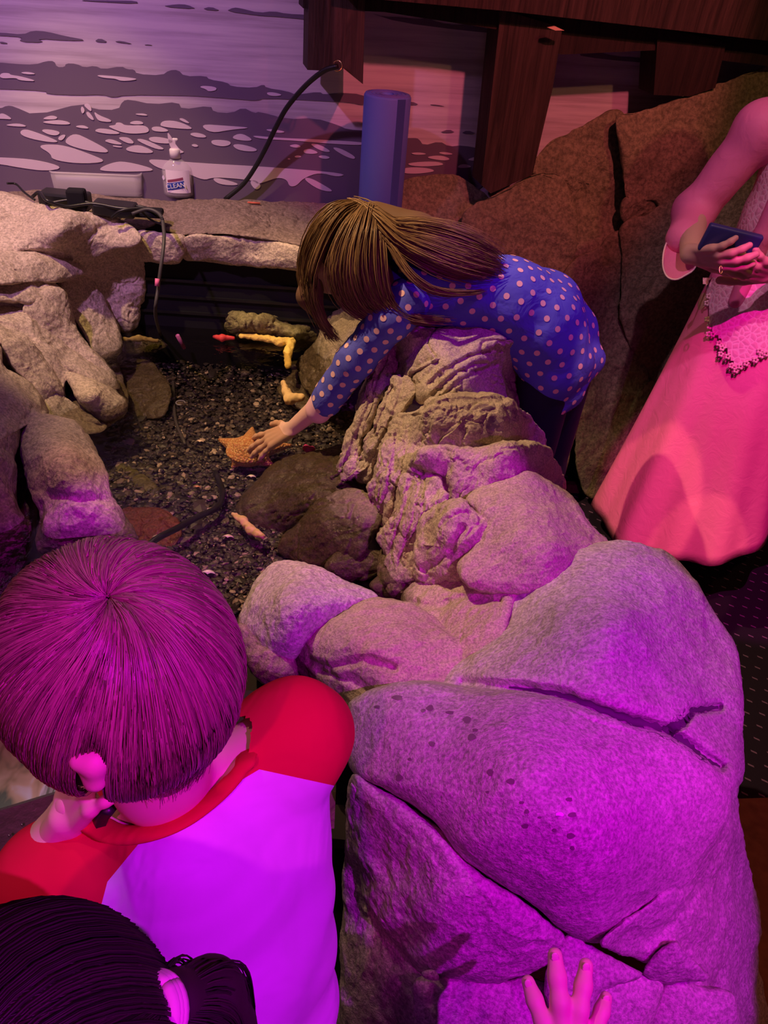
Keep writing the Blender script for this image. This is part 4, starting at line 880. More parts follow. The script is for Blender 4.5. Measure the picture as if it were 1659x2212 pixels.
strands('hair_strands', [PX([(785, 440, 1.70), (750, 480, 1.665), (722, 540, 1.665), (715, 600, 1.69), (735, 650, 1.73), (770, 680, 1.75), (800, 690, 1.76)]),
    PX([(800, 445, 1.69), (790, 490, 1.65), (780, 550, 1.65), (785, 610, 1.67), (810, 660, 1.70), (860, 685, 1.72), (930, 696, 1.73)]),
    PX([(815, 455, 1.70), (825, 500, 1.67), (830, 550, 1.665), (835, 610, 1.68), (850, 655, 1.70), (900, 690, 1.72), (1010, 697, 1.735)])], 900, HG, hb, r=.0016, jit=.0045)
strands('hair_strands', [PX([(760, 434, 1.72), (800, 448, 1.70), (845, 480, 1.70), (900, 477, 1.70), (970, 488, 1.70), (1040, 520, 1.72), (1096, 560, 1.75)]),
    PX([(770, 440, 1.71), (810, 465, 1.68), (860, 505, 1.68), (910, 520, 1.68), (980, 545, 1.69), (1040, 565, 1.71), (1096, 590, 1.74)]),
    PX([(780, 445, 1.70), (815, 485, 1.67), (855, 530, 1.67), (900, 560, 1.675), (950, 585, 1.69), (1010, 600, 1.71), (1080, 608, 1.74)])], 1000, HG, hb, r=.0016, jit=.006)
strands('hair_strands', [PX([(800, 480, 1.68), (840, 530, 1.665), (865, 575, 1.665), (895, 610, 1.67), (930, 632, 1.68), (990, 640, 1.70), (1070, 630, 1.73)]),
    PX([(805, 485, 1.68), (850, 535, 1.665), (880, 580, 1.665), (910, 608, 1.67), (945, 626, 1.68), (1000, 632, 1.70), (1060, 625, 1.73)])], 130, HG, hb, r=.0015, jit=.002)

# ================================================================== boy in the raglan shirt
boy = empty('person', (-.12, .36, 0), 'child with a light bowl haircut in a red sleeved raglan shirt seen from behind', 'person')
bh = P(262, 1448, .635); bup = unit(CU*.60-CF*.78+CR*.05); bf = unit(CU*.6+CF*.5-CR*.62)
hp, BA = head_prims(bh, bup, bf, 1.04)
nk = P(345, 1672, .722)
bw = [P(420, 1850, .80), P(470, 2040, .86), P(485, 2260, .95)]
sL, sR = P(130, 1885, .76), P(625, 1600, .80)
body = hp+chain([P(300, 1560, .66), nk, P(392, 1760, .80)], [.044, .041, .040])
body += chain(bw, [.085, .095, .10])+[(sL, sR, .042, .042)]
armL = [sL, P(50, 2000, .87), P(100, 1850, .80), P(165, 1735, .735)]; body += chain(armL, [.038, .032, .028, .020])
armR = [sR, P(690, 1590, .90), P(650, 1560, 1.08)]; body += chain(armR, [.038, .03, .022])
bh0 = bw[2]
for dx in (-.06, .06): body += chain([bh0+np.array([dx, -.02, -.08]), [bh0[0]+dx, bh0[1]+.04, .34], [bh0[0]+dx, bh0[1]-.01, .07]], [.065, .05, .032])
V1, Q1 = sdf(body, .005, .022)
# loosely closed hand beside the chin
hd = hand(P(148, 1765, .735), P(185, 1690, .70)-P(148, 1765, .735), unit(-CF*.9-CR*.3+CU*.3), -1, L=.125, curl=(.55, .6, .65, .7), thumb=.5)
hd += [(P(125, 1810, .76), P(148, 1765, .735), .022, .019)]
V2, Q2 = sdf(hd, .002, .006)
V, Q = join([(relax(V1, Q1, 1), Q1), (relax(V2, Q2, 1), Q2)])
bb_ = mesh_obj('body', V, Q, SKIN, boy); face_bits(bh, BA, 1.04, bb_)
# shirt
SW = mat('white_jersey', (.80, .76, .86), .9, .1); SR = mat('red_jersey', (.62, .012, .045), .9, .1)
for m_ in (SW, SR):
    q = N(m_); q.l(q.bump(q.noise(7, 3, .5, q.pos(), .8), .35, .03), q.b.inputs['Normal'])
tr_ = chain([P(395, 1800, .765), bw[0], bw[1], bw[2]], [.07, .095, .105, .115])
for (xa, ya, da, xb, yb, db, r_) in [(180, 1890, .78, 600, 1640, .81, .053), (215, 1960, .81, 590, 1730, .83, .058), (240, 2020, .83, 592, 1830, .85, .062), (280, 2090, .86, 594, 1930, .875, .066),
        (320, 2170, .89, 600, 2040, .91, .069), (350, 2260, .93, 605, 2160, .945, .072), (370, 2360, .97, 610, 2280, .985, .075), (400, 2470, 1.02, 615, 2400, 1.02, .078)]:
    tr_.append((P(xa, ya, da), P(xb, yb, db), r_, r_))
tr_ += chain([P(540, 1640, .80), P(640, 1585, .81), P(672, 1578, .835)], [.050, .051, .043])
tr_ += chain([P(200, 1870, .76), P(115, 1905, .77), P(75, 1985, .84)], [.052, .052, .05])
V, Q = sdf(tr_, .0035, .03); V = wrinkle(relax(V, Q, 2), Q, .0022, 8, 2)
# neck opening
def inpoly(x, y, pl):
    c = False
    for i in range(len(pl)):
        (x1, y1), (x2, y2) = pl[i], pl[i-1]
        if (y1 > y) != (y2 > y) and x < (x2-x1)*(y-y1)/(y2-y1)+x1: c = not c
    return c
bt_ = BVHTree.FromPolygons(V.tolist(), Q.tolist())
arc = cr_open([(196, 1770), (225, 1792), (262, 1804), (320, 1800), (385, 1778), (440, 1742), (490, 1697), (530, 1648)], 50)
carc = []
for x, y in arc:
    h_ = bt_.ray_cast(Vector(CAM), Vector(ray(x, y))); d_ = proj(h_[0])[2] if h_[0] is not None else .76
    carc.append(P(x, y, d_-.006))
carc = np.array(carc)
for _ in range(3): carc[1:-1] = (carc[:-2]+carc[1:-1]*2+carc[2:])/4
hole = [tuple(p) for p in arc]+[(540, 1560), (400, 1500), (200, 1600)]
bm = bmesh.new(); vs = [bm.verts.new(v) for v in V]
for q_ in Q: bm.faces.new([vs[i] for i in q_])
kill = []
for v in bm.verts:
    x, y, d_ = proj(v.co)
    if d_ < .86 and inpoly(x, y, hole): kill.append(v)
bmesh.ops.delete(bm, geom=kill, context='VERTS')
def plane_px(a, b): 
    n_ = np.cross(ray(*a), ray(*b)); return unit(n_)
def cut(bm, n_):
    bmesh.ops.bisect_plane(bm, geom=bm.verts[:]+bm.edges[:]+bm.faces[:], plane_co=Vector(CAM), plane_no=Vector(n_), dist=1e-6)
nl1, nl2 = plane_px((318, 1800), (232, 1905)), plane_px((232, 1905), (196, 2040)); nr1, nr2 = plane_px((460, 1722), (560, 1662)), plane_px((560, 1662), (712, 1695))
for n_ in (nl1, nl2, nr1, nr2): cut(bm, n_)
side = lambda p, n_: float((np.array(p)-CAM)@n_)
cen = bw[0]
def lab(c):
    s1 = side(c, nl1)*side(cen, nl1) < 0; s2 = side(c, nl2)*side(cen, nl2) < 0
    if s1 or s2: return 1
    x, y, d = proj(c)
    r1 = side(c, nr1)*side(cen, nr1) < 0; r2 = side(c, nr2)*side(cen, nr2) < 0
    if (r1 or r2) and x > 300: return 2
    return 0
groups = {0: [], 1: [], 2: []}
bm.faces.ensure_lookup_table()
for f_ in bm.faces: groups[lab(f_.calc_center_median())].append([tuple(v.co) for v in f_.verts])
bm.free()
def soup(name, polys, m_, par, **kw):
    key = {}; V = []; Fc = []
    for pl in polys:
        f_ = []
        for p in pl:
            k_ = tuple(round(c, 6) for c in p)
            if k_ not in key: key[k_] = len(V); V.append(p)
            if not f_ or f_[-1] != key[k_]: f_.append(key[k_])
        if len(set(f_)) >= 3: Fc.append(f_)
    return mesh_obj(name, V, Fc, m_, par, **kw)
soup('shirt_body', groups[0], SW, boy, label='white shirt back')
soup('sleeve', groups[1], SR, boy, label='red left sleeve'); soup('sleeve', groups[2], SR, boy, label='red right sleeve')
# collar ring
ax_n = unit(P(400, 1830, .79)-P(318, 1660, .655)); front = [P(520, 1600, .80), P(430, 1600, .85), P(300, 1660, .84), P(210, 1720, .79)]
loop = cr_closed(list(carc[::5])+[carc[-1]]+front, 110); loop = np.vstack([loop, loop[:1]])
inw = (loop.mean(0)-loop); inw /= np.linalg.norm(inw, axis=1)[:, None]
V = []; Fc = []; ns = 10
for i, p in enumerate(loop[:-1]):
    for k in range(ns):
        t = 2*PI*k/ns; V.append(p+inw[i]*math.cos(t)*.0125+unit(np.cross(inw[i], loop[i+1]-loop[i]))*math.sin(t)*.0045)
L_ = len(loop)-1
for i in range(L_):
    for k in range(ns): Fc.append([i*ns+k, i*ns+(k+1) % ns, ((i+1) % L_)*ns+(k+1) % ns, ((i+1) % L_)*ns+k])
mesh_obj('collar', V, Fc, SR, boy, label='red neckband')
tubes('neck_cord', [cr_open(PX([(238, 1745, .705), (222, 1765, .715), (215, 1790, .725)]), 10)], [.007], BLACK, boy)
TRS = mat('dark_trousers', (.02, .02, .03), .9); tp = []
for dx in (-.06, .06): tp += chain([bh0+np.array([dx, -.02, -.08]), [bh0[0]+dx, bh0[1]+.04, .34], [bh0[0]+dx, bh0[1]-.01, .1]], [.075, .058, .045])
V, Q = sdf(tp, .006, .02); mesh_obj('trousers', V, Q, TRS, boy)
for dx in (-.06, .06):
    c = bh0+np.array([dx, 0, 0]); V, Q = sdf([((c[0], c[1]-.01, .05), (c[0], c[1]+.1, .035), .045, .034)], .006, .01); mesh_obj('shoe', V, Q, BLACK, boy)
# bowl hair radiating from the crown
HB = hair_mat('hair_light', (.18, .11, .08), (.42, .29, .20), .36); HBS = mat('hair_light_base', (.33, .22, .15), .6)
capc = bh+bup*.020-bf*.006
V, Q = sdf([('e', capc, (.089, .099, .092), BA), (P(330, 1560, .64), P(350, 1645, .675), .055, .030), (P(230, 1560, .61), P(270, 1620, .63), .04, .02)], .004, .02); hb = mesh_obj('hair', V, Q, HBS, boy)
hbt = BVHTree.FromPolygons(V.tolist(), Q.tolist()); h_ = hbt.ray_cast(Vector(CAM), Vector(ray(196, 1650)))
ed_ = (proj(h_[0])[2] if h_[0] is not None else .56)-.006
V, Q = sdf([(P(176, 1640, ed_), P(204, 1646, ed_), .0085, .0095), (P(204, 1646, ed_), P(210, 1688, ed_+.008), .0085, .0065), (P(176, 1642, ed_+.004), P(200, 1690, ed_+.012), .005, .006)], .0018, .006)
mesh_obj('ear', V, Q, SKIN, bb_)
pole = unit(CU*.062-CF*.075+CR*.018)
Z1 = pole; X1 = unit(np.cross(Z1, CR)); Y1 = np.cross(Z1, X1)
paths = []; rad = []
E_ = BA; rr = np.array([.0935, .1045, .097])
def hsurf(d, k): 
    l = E_@d; return capc+d*(k/np.sqrt(((l/rr)**2).sum()))
def earcut(p):
    x, y, d_ = proj(p); return d_ < .63 and ((x-194)/30)**2+((y-1662)/38)**2 < 1
for i in range(6500):
    ph = rng.uniform(0, 2*PI); dirw = X1*math.cos(ph)+Y1*math.sin(ph)
    dn_ = dirw@(-CU)
    tmax = math.radians(100+38*max(0, dn_)+rng.normal(-2, 5)+ (8 if dirw@(-CR) > .5 else 0)); t0 = rng.choice([rng.uniform(.02, .2), rng.uniform(.1, 1.1)])
    n_ = 15; tw = rng.normal(0, .10)+.7; k0 = rng.uniform(.985, 1.022); pth = []
    for j, t in enumerate(np.linspace(t0, tmax, n_)):
        a = ph+tw*math.exp(-t*2.2); d = Z1*math.cos(t)+(X1*math.cos(a)+Y1*math.sin(a))*math.sin(t)
        if earcut(hsurf(d, k0)): break
        pth.append(hsurf(d, k0+.012*math.sin(j*.7+ph*9)+(.02*(j/n_)**2)))
    if len(pth) < 4: continue
    paths.append(np.array(pth)); rad.append((.00075*np.concatenate([np.linspace(.6, 1, 6), np.linspace(1, .2, n_-6)])*rng.uniform(.7, 1.3))[:len(pth)])
tubes('hair_strands', paths, rad, HB, hb, sides=3)
gl_ = [[(235,1560,.55),(250,1620,.56),(262,1665,.575),(270,1695,.60)],[(330,1560,.56),(335,1630,.575),(345,1680,.60),(352,1725,.645)],[(410,1560,.58),(400,1620,.60),(392,1665,.625),(375,1712,.655)],[(470,1540,.60),(452,1600,.62),(436,1645,.645),(415,1690,.675)]]
strands('hair_strands', [PX(g) for g in gl_], 700, HB, hb, r=.0008, jit=.003)

# ================================================================== dark haired child at the lower left
dk = empty('person', (-.15, .05, 0), 'child with dark hair and a pigtail in a pale band at the lower left corner', 'person')
dh = P(82, 2372, .47); dup = unit(CU*.75-CF*.65); df = unit(CU*.45+CF*.75-CR*.3)
hp, DA = head_prims(dh, dup, df, 1.0)
nb_ = dh+np.array([.01, -.07, -.13])
body = hp+chain([dh, nb_], [.05, .045])+[(nb_+np.array([-.12, 0, -.05]), nb_+np.array([.12, -.01, -.05]), .045, .045)]
V, Q = sdf(body, .005, .02); bd = mesh_obj('body', V, Q, SKIND, dk); face_bits(dh, DA, 1.0, bd)
tp = [(nb_+np.array([-.12, 0, -.06]), nb_+np.array([.12, -.01, -.06]), .055, .055)]+chain([nb_+np.array([0, 0, -.10]), nb_+np.array([0, -.03, -.30]), nb_+np.array([0, -.02, -.45])], [.10, .11, .12])
for s_ in (-1, 1): tp += chain([nb_+np.array([.13*s_, 0, -.07]), nb_+np.array([.17*s_, 0, -.24]), nb_+np.array([.15*s_, .06, -.40])], [.045, .04, .03])
V, Q = sdf(tp, .006, .03); mesh_obj('shirt', V, Q, mat('plum_shirt', (.08, .03, .10), .9), dk)
tp = []
for s_ in (-1, 1): tp += chain([nb_+np.array([.06*s_, -.02, -.45]), [nb_[0]+.06*s_, nb_[1]-.01, .35], [nb_[0]+.06*s_, nb_[1]-.03, .03]], [.07, .055, .045])
V, Q = sdf(tp, .007, .03); mesh_obj('trousers', V, Q, TRS, dk)
HD = hair_mat('hair_black', (.010, .006, .008), (.03, .018, .02), .5); HD.node_tree.nodes['Principled BSDF'].inputs['Specular IOR Level'].default_value = .3; HDS = mat('hair_black_base', (.02, .010, .012), .7)
tie = P(335, 2185, .462)
V, Q = sdf([('e', dh+dup*.022-df*.01, (.092, .104, .097), DA), (P(250, 2200, .455), tie, .016, .011), (tie, P(375, 2170, .475), .011, .016), (P(385, 2165, .475), P(450, 2150, .50), .017, .021), (P(450, 2150, .50), P(480, 2230, .52), .021, .024)], .0035, .012)
hb = mesh_obj('hair', V, Q, HDS, dk)
pole = unit(CU*.3-CF*.9-CR*.25); X2 = unit(np.cross(pole, CR)); Y2 = np.cross(pole, X2); dc = dh+dup*.022-df*.01; rr2 = np.array([.097, .109, .102])
paths = []; rad = []
for i in range(2600):
    ph = rng.uniform(0, 2*PI); k0 = rng.uniform(.97, 1.03); pth = []
    for j, t in enumerate(np.linspace(.05, 1.9, 12)):
        a = ph+.2*math.sin(t*2); d = pole*math.cos(t)+(X2*math.cos(a)+Y2*math.sin(a))*math.sin(t); l = DA@d
        pth.append(dc+d*(k0/np.sqrt(((l/rr2)**2).sum())))
    paths.append(np.array(pth)); rad.append(np.full(12, .0008)*rng.uniform(.6, 1.2))
tubes('hair_strands', paths, rad, HD, hb, sides=3)
paths = []; rad = []
for i in range(900):   # brushed over the head into the tie, then fanning out as the pigtail
    d0 = unit((tie-dc)/np.linalg.norm(tie-dc)); hh_ = []
    dstart = unit(-CF*rng.uniform(.5, 1)+CU*rng.uniform(-.1, .9)-CR*rng.uniform(-.2, .6)); k0 = rng.uniform(1.0, 1.03); e = np.clip(rng.normal(0, .0050, 3), -.0075, .0075)
    for s_ in np.linspace(0, .85, 7):
        d = unit(dstart*(1-s_)+d0*s_); l = DA@d; hh_.append(dc+d*k0/np.sqrt(((l/rr2)**2).sum()))
    pts = hh_+[tie+e*.6, P(372, 2172, .475)+e*1.6, P(425, 2150, .49)+e*2.6, P(462, 2185, .51)+e*2.8, P(480, 2260, .53)+e*2.6]
    pts = np.array(pts); s0_ = np.concatenate([[0], np.cumsum(np.linalg.norm(np.diff(pts, axis=0), axis=1))]); qq = np.linspace(0, s0_[-1], 30)
    pp = np.stack([np.interp(qq, s0_, pts[:, a_]) for a_ in range(3)], 1)
    for _ in range(4): pp[1:-1] = (pp[:-2]+pp[1:-1]*2+pp[2:])/4
    paths.append(pp); rad.append(np.full(30, .0007))
tubes('hair_strands', paths, rad, HD, hb, sides=3)
tv = unit(P(375, 2170, .475)-tie); e1 = unit(np.cross(tv, CF)); e2 = np.cross(tv, e1)
ring = np.array([tie+e1*math.cos(t)*.018+e2*math.sin(t)*.018 for t in np.linspace(0, 2*PI, 30)])
tubes('hair_band', [ring-tv*.003, ring, ring+tv*.003], [.0048]*3, mat('pale_band', (.75, .55, .60), .8), dk, sides=8, label='pale pink hair band')
# ================================================================== woman with the phone
wo = empty('person', (.97, 2.02, 0), 'woman in a long pink embroidered dress standing and holding a phone', 'person')
PINK = mat('pink_silk', (.84, .21, .40), .55, .3); q = N(PINK)
q.l(q.bump(q.noise(22, 5, .6, q.pos(), 1.2), .22, .012), q.b.inputs['Normal'])
PALE = mat('embroidered_panel', (.74, .36, .42), .7, .3); q = N(PALE)
vn = q.n('ShaderNodeTexVoronoi', feature='DISTANCE_TO_EDGE'); vn.inputs['Scale'].default_value = 70; q.l(q.pos(), vn.inputs['Vector'])
q.l(q.ramp(vn.outputs['Distance'], [(.02, (.95, .72, .72)), (.14, (.82, .44, .52))]), q.b.inputs['Base Color']); q.l(q.bump(vn.outputs['Distance'], .7, .004), q.b.inputs['Normal'])
wc = np.array([.99, 2.10, 0]); up3 = np.array([0, 0, 1.])
wh = wc+np.array([-.02, -.06, 1.50]); hp, WA_ = head_prims(wh, unit([-.05, -.25, 1]), unit([-.25, -1, -.45]), 1.12)
shr = wc+np.array([-.165, .0, 1.27]); shl = wc+np.array([.175, 0.0, 1.30])
wrr = P(1492, 548, 1.86); elr = P(1500, 455, 2.02); wrl = P(1672, 590, 1.86); ell = wc+np.array([.26, -.06, 1.03])
body = hp+chain([wh-up3*.04, wc+np.array([0, 0, 1.36])], [.055, .05])+[(shr, shl, .05, .05)]+chain([wc+up3*1.25, wc+up3*1.0, wc+up3*.85], [.11, .10, .12])
body += chain([shr, elr, wrr], [.045, .038, .026])+chain([shl, ell, wrl], [.045, .038, .026])
for s_ in (-1, 1): body += chain([wc+np.array([.09*s_, 0, .82]), wc+np.array([.08*s_, -.02, .45]), wc+np.array([.08*s_, 0, .08])], [.08, .06, .04])
V1, Q1 = sdf(body, .008, .03)
ph_c = P(1577, 524, 1.795)
hr = hand(wrr, P(1560, 556, 1.80)-wrr, unit(-CF*.3-CU*.75-CR*.35), 1, L=.165, curl=(.30, .34, .40, .5), splay=(-.15, -.03, .08, .2), thumb=.7, ra=1.18)
hl = hand(wrl, P(1600, 572, 1.80)-wrl, unit(-CF*.3-CU*.8+CR*.2), -1, L=.165, curl=(.30, .34, .40, .5), splay=(-.12, -.03, .08, .2), thumb=.7, ra=1.18)
hr += [(elr*.3+wrr*.7, wrr, .029, .025)]; hl += [(ell*.3+wrl*.7, wrl, .029, .025)]
Va, Qa = sdf(hr, .0028, .006); Vb, Qb = sdf(hl, .0028, .006)
V, Q = join([(relax(V1, Q1, 1), Q1), (relax(Va, Qa, 1), Qa), (relax(Vb, Qb, 1), Qb)])
wb = mesh_obj('body', V, Q, SKIND, wo); face_bits(wh, WA_, 1.12, wb)
V, Q = sdf([('e', wh+np.array([0, .02, .03]), (.095, .115, .105), WA_)]+chain([wh+np.array([0, .09, 0]), wh+np.array([0, .12, -.2])], [.07, .05]), .006, .03); mesh_obj('hair', V, Q, HDS, wo)
V, Q = sdf(chain([wc+np.array([0, -.01, 1.28]), wc+np.array([0, -.015, 1.05]), wc+np.array([0, -.01, .86])], [.135, .13, .145])+[(shr, shl, .062, .062)], .006, .03); V = wrinkle(V, Q, .003, 12)
mesh_obj('bodice', V, Q, PALE, wo, label='pale embroidered bodice')
# skirt with folds
def skirt(name, rings, nfold, amp, m_, par, seg=220, th0=0, th1=2*PI, **kw):
    V = []; Fc = []; n_ = len(rings); full = abs(th1-th0-2*PI) < 1e-6; ns = seg if full else seg+1
    for i, (c, rx, ry, tilt) in enumerate(rings):
        k = i/(n_-1)
        for j in range(ns):
            a = th0+(th1-th0)*j/seg
            r = 1+amp*k*(math.sin(a*nfold+1.3*math.sin(2*a))+.4*math.sin(a*(nfold*2+1)+2))
            V.append((c[0]+rx*r*math.cos(a), c[1]+ry*r*math.sin(a), c[2]+tilt*math.cos(a)*k))
    for i in range(n_-1):
        for j in range(ns if full else seg):
            Fc.append([i*ns+j, i*ns+(j+1) % ns, (i+1)*ns+(j+1) % ns, (i+1)*ns+j])
    o = mesh_obj(name, V, Fc, m_, par, **kw); md = o.modifiers.new('thick', 'SOLIDIFY'); md.thickness = .004; return o
zs = np.linspace(.93, .235, 26); rg = []
for z in zs:
    k = (.93-z)/.73; rg.append((wc+np.array([.0*k, -.06*k, z]), .150+.130*k**1.1, .135+.20*k**1.05, .15))
skirt('skirt', rg, 7, .065, PINK, wo, label='pink flared silk skirt')
# pointed embroidered panel on the front of the skirt with a scalloped edge of small flowers
def on_skirt(x, y, lift=.004):
    """point on the skirt surface seen at a pixel"""
    r = ray(x, y); best = None
    for t in np.linspace(1.4, 2.3, 900):
        p = CAM+r*t
        if p[2] > .93: k = 0
        else: k = (.93-p[2])/.73
        c = wc+np.array([.0*k, -.06*k, 0]); rx, ry = .150+.130*k**1.1, .135+.20*k**1.05
        if ((p[0]-c[0])/rx)**2+((p[1]-c[1])/ry)**2 < 1.0: return p-unit(r)*(lift+.012)
    return CAM+r*2.0
pn = [(1515, 600), (1620, 600), (1720, 640), (1720, 760), (1659, 760), (1630, 775), (1590, 795), (1575, 765), (1555, 730), (1530, 700), (1535, 650)]
bm = bmesh.new(); o2 = []
from mathutils.geometry import intersect_point_line
gx = np.linspace(1505, 1725, 34); gy = np.linspace(600, 800, 30); vid = {}
def inpoly(x, y, pl):
    c = False
    for i in range(len(pl)):
        (x1, y1), (x2, y2) = pl[i], pl[i-1]
        if (y1 > y) != (y2 > y) and x < (x2-x1)*(y-y1)/(y2-y1)+x1: c = not c
    return c
for i, x in enumerate(gx):
    for j, y in enumerate(gy): vid[i, j] = bm.verts.new(tuple(on_skirt(x, y, .002)))
for i in range(len(gx)-1):
    for j in range(len(gy)-1):
        if inpoly((gx[i]+gx[i+1])/2, (gy[j]+gy[j+1])/2, pn): bm.faces.new([vid[i, j], vid[i+1, j], vid[i+1, j+1], vid[i, j+1]])
bmesh.ops.delete(bm, geom=[v for v in bm.verts if not v.link_faces], context='VERTS')
pan = from_bm('lace_panel', bm, PALE, wo, smooth=True, label='lace point at the front of the skirt')
fl_ = []; n = 0; V = []; Fc = []
FLM = mat('beaded_flower', (.86, .62, .58), .4, .6)
bm = bmesh.new()
for (x, y) in [(1531, 640), (1527, 655), (1528, 690), (1533, 705), (1540, 722), (1531, 722), (1553, 742), (1560, 752), (1557, 765), (1572, 770), (1580, 790), (1590, 800), (1600, 792), (1612, 785), (1632, 778), (1645, 768), (1655, 764), (1641, 758)]:
    p = on_skirt(x, y, .006)
    for k in range(5):
        a = k*2*PI/5; bmesh.ops.create_icosphere(bm, subdivisions=1, radius=.0042, matrix=Matrix.Translation(Vector(p+CR*.0055*math.cos(a)+CU*.0055*math.sin(a))))
from_bm('beading', bm, FLM, pan, smooth=True, kind='stuff')
# cardigan sleeves with open cuffs
V, Q = sdf([(shl, shl+np.array([-.04, 0, -.01]), .07, .07)]+chain([shl, ell, ell*.4+wrl*.6], [.068, .06, .05]), .006, .03); V = wrinkle(V, Q, .004, 10); mesh_obj('sleeve', V, Q, PINK, wo)
V, Q = sdf([(shr, shr+np.array([.05, 0, -.01]), .058, .066)]+chain([shr, elr], [.056, .047])+chain([elr, P(1478, 515, 1.94)], [.047, .042]), .006, .03); V = wrinkle(V, Q, .004, 10); rs = mesh_obj('sleeve', V, Q, PINK, wo)
# bell cuff opening towards the hand
c0 = P(1482, 500, 1.93); rim = [(1452, 507, 1.95), (1436, 535, 1.94), (1432, 572, 1.92), (1441, 597, 1.90), (1460, 604, 1.885), (1480, 595, 1.875), (1500, 580, 1.865), (1512, 545, 1.86), (1505, 512, 1.88), (1480, 497, 1.92)]
rimw = cr_closed(PX(rim), 60); ctr = rimw.mean(0); top = [p for p in rimw]; e0 = elr
V = []; Fc = []
for k, s_ in enumerate(np.linspace(0, 1, 8)):
    for p in rimw:
        base = c0+(p-ctr)*.62-unit(ctr-e0)*.02+(e0-c0)*.25; V.append(base*(1-s_)+p*s_)
for k in range(7):
    for j in range(60): Fc.append([k*60+j, k*60+(j+1) % 60, (k+1)*60+(j+1) % 60, (k+1)*60+j])
cf = mesh_obj('cuff', V, Fc, PINK, rs); tubes('cuff_piping', [np.vstack([rimw, rimw[:1]])], [.0022], mat('light_piping', (.95, .65, .65), .5), rs, sides=6)
# front edges of the cardigan
V, Q = sdf(chain([wc+np.array([-.10, -.105, 1.30]), wc+np.array([-.115, -.11, 1.05]), wc+np.array([-.12, -.11, .88])], [.022, .024, .02])+chain([wc+np.array([.10, -.105, 1.30]), wc+np.array([.115, -.11, 1.05]), wc+np.array([.12, -.11, .88])], [.022, .024, .02]), .005, .01); mesh_obj('cardigan_front', V, Q, PINK, wo)
# wide trousers and shoes
TW = mat('brown_trousers', (.36, .16, .14), .85); tp = []
for s_ in (-1, 1): tp += chain([wc+np.array([.09*s_, -.02, .5]), wc+np.array([.10*s_, -.06, .22]), wc+np.array([.10*s_, -.06, .09])], [.09, .095, .075])
V, Q = sdf(tp, .007, .02); mesh_obj('trousers', V, Q, TW, wo)
for s_ in (-1, 1):
    V, Q = sdf([(wc+np.array([.09*s_, .0, .045]), wc+np.array([.09*s_, -.15, .032]), .04, .03)], .006, .01); mesh_obj('shoe', V, Q, BLACK, wo)
# ring
tubes('ring', [np.array([P(1557, 583, 1.79)+CR*.007*math.cos(t)*.5+CU*.009*math.sin(t) for t in np.linspace(0, 6.28, 14)])], [.0012], BR, wb)
# phone
pa = unit(P(1632, 534, 1.83)-P(1518, 506, 1.83)); pn_ = unit(np.cross(pa, CF*.75-CU*.65)); pb = np.cross(pn_, pa)
PHB = mat('navy_case', (.03, .035, .16), .45, .5)
ph = from_bm('phone', box_bm(ph_c, pa, pb, pn_, .064, .034, .009, .006, 4), PHB, smooth=True, label='navy cased phone held in both hands of the woman', cat='phone')
from_bm('screen', box_bm(ph_c+pn_*.0092*(1 if pn_@CU > 0 else -1), pa, pb, pn_, .060, .030, .0004), mat('dark_screen', (.01, .01, .015), .1), ph)
V, Q = sdf([('e', P(1586, 513, 1.762), (.0025,)*3)], .001, .001); mesh_obj('indicator_light', V, Q, mat('led', (1, .2, .15), emit=(1, .15, .1), es=2.5), ph)

# ================================================================== hand on the foreground rock
hnd = empty('person', tuple(P(1240, 2420, .80)), 'spread fingers of a hand pressed on the foreground rock at the bottom edge', 'person')
def dhit(x, y, r, dflt=.80):
    h = hit(x, y); return (h if h and h < 1.1 else dflt)-r*1.05
fs = [([(1141, 2122), (1155, 2160), (1172, 2205), (1195, 2262)], .0078), ([(1199, 2064), (1203, 2110), (1210, 2165), (1218, 2262)], .0086), ([(1266, 2086), (1260, 2130), (1252, 2180), (1244, 2262)], .0082), ([(1309, 2156), (1300, 2185), (1287, 2220), (1268, 2275)], .0072)]
dm = min(dhit(1200, 2064, .008), dhit(1266, 2086, .008), dhit(1141, 2122, .008), .84); pr = []
for pts, r in fs:
    pr += chain([P(x, y, dm-.004-.010*k) for k, (x, y) in enumerate(pts)], [r*.9, r, r*1.04, r*1.1])
kn = [P(p[0][3][0], p[0][3][1], dm-.036) for p in fs]; wr = P(1240, 2430, dm-.02)
pr += [(k_, wr, .013, .019) for k_ in kn]+[(wr, P(1260, 2760, dm), .020, .028)]
pr += chain([P(1190, 2370, dm-.03), P(1120, 2330, dm-.03), P(1080, 2280, dm-.015)], [.014, .011, .009])
V, Q = sdf(pr, .0022, .007); V = relax(V, Q, 1); hbody = mesh_obj('body', V, Q, SKIN, hnd)
for pts, r in fs:
    d = unit(P(*pts[0], dm)-P(*pts[1], dm)); c = P(pts[0][0], pts[0][1]+4, dm-.004-r*.93)
    V, Q = sdf([('e', c, (.0042, .0055, .0012), np.array([np.cross(d, -CF), d, -CF]))], .001, .001); mesh_obj('fingernail', V, Q, mat('nail', (.85, .58, .5), .3), hbody)
V, Q = sdf([(P(1255, 2650, dm), P(1270, 3000, dm+.02), .034, .042)], .004, .01); mesh_obj('sleeve', V, Q, mat('dark_sleeve', (.05, .03, .06), .9), hnd)

# ================================================================== things on the ledge
def ledge(x, y): return at(x, y, .888)
